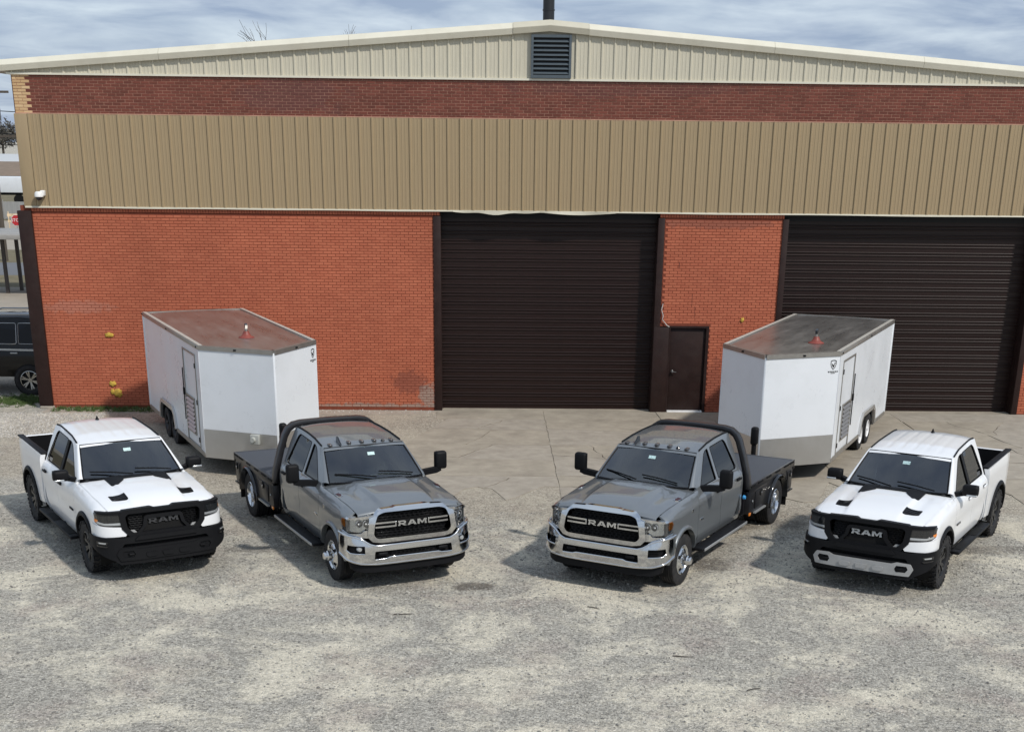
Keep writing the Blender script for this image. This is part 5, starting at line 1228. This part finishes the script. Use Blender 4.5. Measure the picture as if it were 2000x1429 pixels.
    MB().bx(NO-.06, NO+.004, -.022, .022, z0-.06, z1+.02).build('nose_cap', M_tw, t, bevel=.01)
    cz = z1+.075; cvx, cvy = (-.85, -.02) if box else (-1.05, .48)
    cn = MB().lathe([(.17, 0), (.16, .012), (.10, .04), (.07, .09), (.055, .13), (0, .13)], 18, 'Z', (cvx, cvy, cz), closed=False).build('roof_vent', M_conc_red, roof); MB().cyl((cvx, cvy, cz+.13), (cvx, cvy, cz+.20), .03, 10).build('vent_neck', M_tal, cn); MB().box((cvx, cvy, cz+.235), (.09, .05, .08), Matrix.Rotation(.35, 3, 'Y')).build('vent_cap', M_gblk, cn)
    # tongue, coupler and jack
    MB().bar([(-.2, .8, .40), (NO+.9, .04, .44)], .09, .12).bar([(-.2, -.8, .40), (NO+.9, -.04, .44)], .09, .12).bx(-2, NO+.6, -.05, .05, .30, .38).build('tongue', M_dark, t)
    MB().rbox((NO+1.0, 0, .50), (.30, .12, .10), .03).build('coupler', M_dark, t)
    MB().cyl((NO+.42, .0, .12), (NO+.42, 0, .95), .05, 14).rbox((NO+.42, 0, 1.10), (.15, .15, .36), .05).build('tongue_jack', M_sat, t)
    MB().bx(ax[0]-.06, ax[0]+.06, -1, 1, .3, .39).bx(ax[1]-.06, ax[1]+.06, -1, 1, .3, .39).bx(-LN+.2, -.1, -.9, -.8, .36, .43).bx(-LN+.2, -.1, .8, .9, .36, .43).build('axles', M_dark, t)
    if box:
        a, b = Vector((0, -hw_, 0)), Vector((NO, -.02, 0)); nrm = Vector((b.y-a.y, -(b.x-a.x), 0)).normalized(); nrm = nrm if nrm.x > 0 else -nrm; q = a.lerp(b, .72)+nrm*.05+Vector((0, 0, z0+.42))
        rt = Matrix.Rotation(math.atan2(nrm.y, nrm.x), 3, 'Z'); ob = MB().rbox(q, (.09, .20, .20), .015, rt).build('power_inlet', mat('grey_box', (.40, .41, .38), .5), t); MB().lathe([(0, .05), (.05, .05), (.06, 0)], 12, 'X', (0, 0, 0), closed=False).build('inlet_cap', mat('grey_box', (.4, .41, .38), .5), ob, loc=q+rt @ Vector((.045, -.02, .0)), rot=(0, 0, math.atan2(nrm.y, nrm.x)))
    return t
TL_ = make_trailer((-4.68, 28.46), 23.4, 'white V-nose enclosed trailer with black wheels standing by the orange painted wall', 'trailer_black', -1, 1, True)
TR_ = make_trailer((6.10, 28.36), -25.6, 'white V-nose enclosed trailer with white wheels in front of the wide roll-up door', 'trailer_white', 1, 1, False)
# =========================================================== what shows past the left corner
M_suvp = mat('black_car_paint', (.004, .004, .005), .16, spec=.35)
def make_suv():
    t = tag(empty('parked_suv', (-12.32, 38.25, 0), R_(180)), 'black SUV parked beside the warehouse corner', 'car')
    # local x forward (viewer's left), y away from / towards the wall; near side faces the camera (+y local = -y world)
    L0, L1 = -.74, 3.95; n = 20; rows = []
    prof = [(-.76, .95, 1.25), (-.72, .60, 1.75), (-.55, .45, 1.98), (.2, .42, 2.05), (1.3, .42, 2.03), (1.9, .45, 1.82), (2.5, .45, 1.32), (3.5, .45, 1.22), (3.95, .50, .95)]
    low = [(x, z1) for x, z0, z1 in prof]
    belt = 1.30
    def sec(x):
        zt = interp(x, [(p[0], p[2]) for p in prof]); zb = .48; w = .99-.06*max(0, (abs(x-1.45)-1.9))**1.5
        pts = [(w*.92, zb), (w, .75), (w, 1.0), (w*.985, min(zt, 1.22))]
        if zt > 1.35: pts += [(w*.95, belt), (w*.80, zt-.10), (w*.72, zt-.02)]
        else: pts += [(w*.97, zt-.02), (w*.93, zt-.01), (w*.85, zt)]
        return pts+[(0, zt+.02)]
    rows = []
    for x in np.linspace(L0, L1, 34):
        p = sec(x); rows.append([(x, y, z) for y, z in p]+[(x, -y, z) for y, z in p[::-1][1:]])
    m = MB(); m.grid(rows); m.f.append(tuple(range(len(rows[0])))); o = (len(rows)-1)*len(rows[0]); m.f.append(tuple(o+i for i in range(len(rows[0]))))
    body = m.build('body', M_suvp, t, smooth=55)
    for sg in (1, -1):
        yw = lambda z: .99*(lerp(.955, .805, (z-belt)/(.58)))+.006
        for (a, b, c, d) in ((-.52, -.40, .22, .22), (.28, .28, 1.12, 1.12), (1.18, 1.18, 2.05, 1.72)):
            w = rounded([(a, belt+.05), (b, 1.88), (d, 1.88), (c, belt+.05)], .05, 3)
            MB().panel(w, lambda x, z: (x, sg*yw(z), z), (), (0, -sg*.01, 0), h=.4).build('side_window', mat('dark_suv_glass', (.004, .004, .005), .12, spec=.25), t)
            MB().bar([Vector((x, sg*(yw(z)+.002), z)) for x, z in resample(w, .2)], .02, .012, closed=True, up=Vector((0, 1, 0))).build('window_trim', M_silver, t)
        for x in (0., 2.95):
            MB().lathe([(.43, -.02), (.43, .012), (.40, .014), (.40, -.02)], 30, 'Y', (x, sg*.985, .40)).build('arch_trim', M_sat, t)
            MB().cyl((x, sg*.80, .40), (x, sg*.993, .40), .405, 26).build('arch_liner', M_dark, t)
        MB().tube([(-.6, sg*.70, 2.05), (-.45, sg*.72, 2.10), (1.1, sg*.72, 2.10), (1.3, sg*.70, 2.05)], .02, 8).build('roof_rail', M_silver, t)
        for x in (.35, 1.35): MB().rbox((x, sg*1.0, 1.12), (.2, .03, .035), .01).build('door_handle', M_silver, t)
        MB().bar([(-.65, sg*.985, 1.19), (1.0, sg*.988, 1.215), (3.4, sg*.975, 1.17)], .02, .05).build('shoulder_highlight', M_silver, t)  # silver strip stands in for the highlight along the shoulder
    R, W, rim = .40, .27, .25
    w = MB(); w.lathe([(.25, -.10), (.258, -.12), (.24, -.125), (.225, -.09), (.21, .02), (0, .02)], 36, closed=False)
    for i in range(6):
        for s in (-1, 1):
            a0 = 2*math.pi*i/6; p0 = Vector((.05*math.cos(a0), -.085, .05*math.sin(a0))); a1 = a0+s*.14; w.bar([p0, Vector((.235*math.cos(a1), -.10, .235*math.sin(a1)))], .035, .03, up=Vector((0, 1, 0)))
    w.cyl((0, -.05, 0), (0, -.11, 0), .055, 16); wo = w.build('wheel', mat('dark_alloy', (.35, .34, .32), .25, .9), t); tyre_mesh(R, W, rim, False).build('tyre', M_rub, wo)
    MB().lathe([(0, -.02), (.22, -.02), (.22, .0), (0, 0)], 24).build('brake_disc', M_dark, wo)
    first = True
    for x in (0., 2.95):
        for sg in (1, -1):
            q = wo if first else copy_tree(wo, t); first = False; q.parent = t; q.location = (x, sg*.90, R); q.rotation_euler = (0, .3, math.pi if sg > 0 else 0)
    MB().rbox((-.75, .85, 1.2), (.06, .14, .5), .02).build('tail_light', M_red, t)
    return t
make_suv()
# yard, road and grass strips beyond the building
M_asph = mat('far_asphalt', (.16, .165, .175), .9, var=.12, vscale=.5, spec=.2)
M_grass = mat('dry_grass', (.165, .145, .095), .95, var=.35, vscale=.8, spec=.1, dirt=((.22, .18, .11), .6), dscale=.3)
M_slab = mat('carport_slab', (.34, .30, .245), .9, var=.12, vscale=1)
def sheet(name, x0, x1, y0, y1, z, m): return tag(MB().grid([[(x0, y0, z), (x1, y0, z)], [(x0, y1, z), (x1, y1, z)]]).build(name, m, recalc=False, smooth=0), kind='structure')
sheet('grass_verge', -60, -12.2, 66, 72, .006, M_grass); sheet('road', -90, 30, 72, 79.5, .010, M_asph); sheet('road_shoulder', -90, 30, 79.5, 89, .006, M_grass); sheet('far_lot', -120, 30, 89, 121, .008, M_conc2); sheet('far_field', -400, 80, 121, 560, .004, M_grass)
sheet('carport_slab', -30, -16.5, 57, 66, .012, M_slab)
cp = tag(empty('carport', (-21, 61, 0)), 'flat grey carport on square posts beyond the warehouse', 'carport')
M_gsteel = mat('weathered_steel', (.30, .29, .27), .6, var=.2, vscale=2)
M_post = mat('dark_post', (.08, .07, .065), .7, var=.2)
MB().bx(-8, 3.5, .5, 5.2, 2.42, 2.62).build('roof', M_gsteel, cp, bevel=.02)
for x, y in ((-.45, 2.3), (-.22, 3.5), (-4, 2.3), (2.5, 2.3), (2.7, 3.5), (-4.2, 3.5)): MB().bx(x-.07, x+.07, y-.07, y+.07, 0, 2.42).build('post', M_post, cp)
# utility pole with cross-arms and wires
M_wood = mat('pole_wood', (.085, .07, .055), .9, var=.3, vscale=3, stretch=(6, 6, .5))
up = tag(empty('utility_pole', (-27.25, 80.6, 0)), 'wooden utility pole with cross-arms and wires beside the road', 'utility pole')
MB().tube([(0, 0, 0), (.05, 0, 5), (.12, 0, 10)], .17, 10, scales=[1, .85, .68]).build('pole', M_wood, up)
MB().box((.35, -.15, 6.55), (2.6, .10, .12), Matrix.Rotation(-.03, 3, 'Y')).build('cross_arm', M_wood, up); MB().box((.12, -.15, 8.8), (2.4, .10, .12)).build('cross_arm', M_wood, up)
MB().cyl((.62, -.1, 7.35), (.62, -.1, 8.0), .13, 12).tube([(.12, 0, 8.0), (.5, -.1, 8.15), (.75, -.1, 7.9)], .025, 6).build('transformer', mat('transformer_grey', (.10, .11, .11), .5), up)
for x in (-.7, .5, 1.2): MB().lathe([(.03, 0), (.05, .03), (.03, .06), (.045, .09), (0, .11)], 10, 'Z', (x, -.15, 6.6), closed=False).build('insulator', M_sat, up)
for i, (z, y1_) in enumerate(((7.9, 8.3), (7.1, 7.3), (6.75, 6.9), (6.2, 6.2))):
    P = [Vector((lerp(-.6, 60, k/14), lerp(0, 26, k/14), z-.9*math.sin(k/14*math.pi)+.2*k/14)) for k in range(15)]; MB().tube(P, .022, 5).build('wire', M_sat, up)
# stop sign with barricade board
M_redp = mat('sign_red', (.45, .02, .025), .5); M_wp = mat('sign_white', (.78, .78, .76), .5)
ss = tag(empty('stop_sign', (-33.42, 102.2, 0)), 'red octagonal stop sign on a post across the road', 'stop sign')
MB().bx(-.035, .035, -.02, .02, 0, 1.4).build('post', M_gsteel, ss)
oc = [(.40*math.cos(R_(22.5+45*k)), 1.05+.40*math.sin(R_(22.5+45*k))) for k in range(8)]
MB().panel(oc, lambda x, z: (x, -.03, z), (), (0, .01, 0), h=.5).build('sign_edge', M_wp, ss, smooth=0); face = MB().panel([(x*.93, (z-1.05)*.93+1.05) for x, z in oc], lambda x, z: (x, -.042, z), (), (0, .01, 0), h=.5).build('sign_face', M_redp, ss, smooth=0)
def text_obj(s, parent, size, loc, material, name='sign_text'):
    cu = bpy.data.curves.new(name, 'FONT'); cu.body = s; cu.size = size; cu.align_x = 'CENTER'; cu.align_y = 'CENTER'; cu.extrude = .004
    o = bpy.data.objects.new(name, cu); COL.objects.link(o); o.rotation_euler = (math.pi/2, 0, 0); bpy.context.view_layer.update()
    me = bpy.data.meshes.new_from_object(o.evaluated_get(bpy.context.evaluated_depsgraph_get())); bpy.data.objects.remove(o)
    me.materials.clear(); me.materials.append(material); q = bpy.data.objects.new(name, me); COL.objects.link(q); q.parent = parent; q.location = loc; q.rotation_euler = (math.pi/2, 0, 0); return q
text_obj('STOP', face, .30, (0, -.05, 1.05), M_wp)
bc = tag(MB().bx(-.55, .35, -.02, .02, 1.25, 1.45).bx(-.5, -.44, -.019, .019, 0, 1.6).bx(.24, .30, -.019, .019, 0, 1.6).bx(-.55, .35, -.0205, .0205, .85, 1.02).build('road_barricade', mat('barricade_board', (.72, .55, .35), .6, var=.5, vscale=3), loc=(-33.75, 103, 0)), 'striped road barricade behind the stop sign', 'barricade')
# chain-link fence, trailer van, far buildings and trees
fn = tag(empty('yard_fence', (-44, 123, 0)), 'grey slatted yard fence across the road', 'fence')
M_fn = mat('fence_slats', (.30, .30, .29), .8, var=.2, vscale=2, stretch=(8, 8, .5))
for k in range(12): MB().bx(k*2.4-14, k*2.4-11.65, -.02, .02, .05, 1.45).build('fence_panel', M_fn, fn); MB().cyl((k*2.4-11.6, 0, 0), (k*2.4-11.6, 0, 1.6), .04, 8).build('fence_post', M_gsteel, fn)
vt = tag(empty('box_trailer', (-49.5, 151, 0)), 'long white box trailer parked beyond the fence', 'trailer')
MB().rbox((0, 1.3, 1.95), (15, 2.6, 1.55), .06).build('box', M_tw, vt); MB().bx(-7.2, 7.2, .2, 2.4, .95, 1.15).build('chassis', M_dark, vt)
for x in (-5.5, -4.2, .6, 1.9, 4.6): MB().cyl((x, 0, .5), (x, .35, .5), .5, 18).build('wheel', M_dark, vt)
def far_building(x, y, w, d, h, rh, wm, rm, label, over=.6):
    b = tag(empty('far_building', (x, y, 0)), label, 'building'); MB().bx(-w/2, w/2, 0, d, 0, h).build('wall', wm, b)
    m = MB(); m.add([(-w/2-over, -over, h), (w/2+over, -over, h), (w/2+over, d+over, h), (-w/2-over, d+over, h), (-w/2-over, d/2, h+rh), (w/2+over, d/2, h+rh)], [(0, 1, 5, 4), (2, 3, 4, 5), (0, 4, 3), (1, 2, 5), (0, 3, 2, 1)]); m.build('roof', rm, b)
    for k in range(int(w/5)): MB().bx(-w/2+2+k*5, -w/2+3.6+k*5, -.05, .02, 1, h*.65).build('window', M_lens_d, b)
    return b
far_building(-78, 228, 60, 30, .95, 1.9, mat('far_wall', (.40, .38, .36), .9, var=.1), mat('brown_shingle', (.21, .155, .11), .9, var=.2, vscale=1), 'low building with a broad brown roof in the distance')
far_building(-100, 300, 80, 30, 2.0, 1.3, mat('far_dark_wall', (.09, .09, .09), .9, var=.1), mat('pale_metal_roof', (.52, .53, .53), .6, var=.05), 'low shed with a pale metal roof farthest away')
M_leaf = mat('far_foliage', (.085, .08, .068), .9, var=.4, vscale=.5); M_bark = mat('bark', (.10, .085, .07), .9, var=.3, vscale=4)
def bare_tree(loc, h, label, seed, depth=5, spread=.55, group=None):
    r = random.Random(seed); t = tag(empty('bare_tree', loc), label, 'tree', group); tr, br = MB(), MB()
    def grow(p, d, l, rad, k):
        q = p+d*l; mid = p.lerp(q, .5)+Vector((r.uniform(-1, 1), r.uniform(-1, 1), 0))*l*.06
        (tr if k == depth else br).tube([p, mid, q], rad, 5 if k > 2 else 3, scales=[1, .86, .72])
        if k == 0: return
        for _ in range(2 if k > depth-1 else r.choice((2, 3))):
            a = Vector((r.gauss(0, 1), r.gauss(0, 1), r.gauss(.15, .5))).normalized(); nd = (d+a*spread).normalized(); nd.z = max(nd.z, .05); grow(p.lerp(q, r.uniform(.7, 1)), nd.normalized(), l*r.uniform(.62, .82), rad*.6, k-1)
    grow(Vector((0, 0, 0)), Vector((0, 0, 1)), h*.30, h*.016, depth)
    tr.build('trunk', M_bark, t, recalc=False); br.build('branches', M_bark, t, recalc=False); return t
bare_tree((-6.4, 74, 0), 13.3, 'bare winter treetop above the warehouse roof, a wispy one with thin forked limbs', 5, 6, .45, 'bare treetops behind the roof')
bare_tree((-2.0, 75, 0), 13.4, 'bare winter treetop above the warehouse roof, the densest of them', 11, 6, .45, 'bare treetops behind the roof')
bare_tree((-6.1, 76, 0), 14.0, 'bare winter treetop above the warehouse roof, barely clearing the fascia', 8, 6, .45, 'bare treetops behind the roof')
def leafy(loc, h, w, label, seed, group):
    r = np.random.default_rng(seed); t = tag(empty('far_tree', loc), label, 'tree', group); MB().tube([(0, 0, 0), (.1, 0, h*.5)], h*.035, 6).build('trunk', M_bark, t)
    n = 2600; P = r.normal(0, 1, (n, 3)); P /= np.linalg.norm(P, axis=1)[:, None]; P *= r.random((n, 1))**.4; lob = 1+.35*np.sin(P[:, :1]*5+seed)*np.cos(P[:, 1:2]*6)
    P = P*lob*np.array([w, w, h*.36])+np.array([0, 0, h*.62]); a = r.normal(0, 1, (n, 3, 3))*h*.028
    fast_mesh('crown', (P[:, None, :]+a).reshape(-1, 3), np.arange(n*3).reshape(-1, 3), M_leaf, t)
    return t
FT = ('hazy dark tree on the far skyline, the broadest of the clump', 'hazy dark tree on the far skyline, a low rounded one', 'hazy dark tree on the far skyline, the tallest and narrowest of the clump', 'hazy dark tree on the far skyline, the lowest and widest one', 'hazy dark tree on the far skyline, standing apart beside the clump')
for k, (x, y, h, w) in enumerate(((-190, 575, 13, 9), (-178, 585, 11, 9), (-168, 580, 15, 7), (-205, 590, 10, 10), (-150, 585, 13, 9))): leafy((x, y, 0), h, w, FT[k], k+1, 'trees on the far skyline')
bare_tree((-57.2, 190, 0), 8.4, 'bare tree against the sky by the siding corner, far beyond the road', 21, 6, .6)
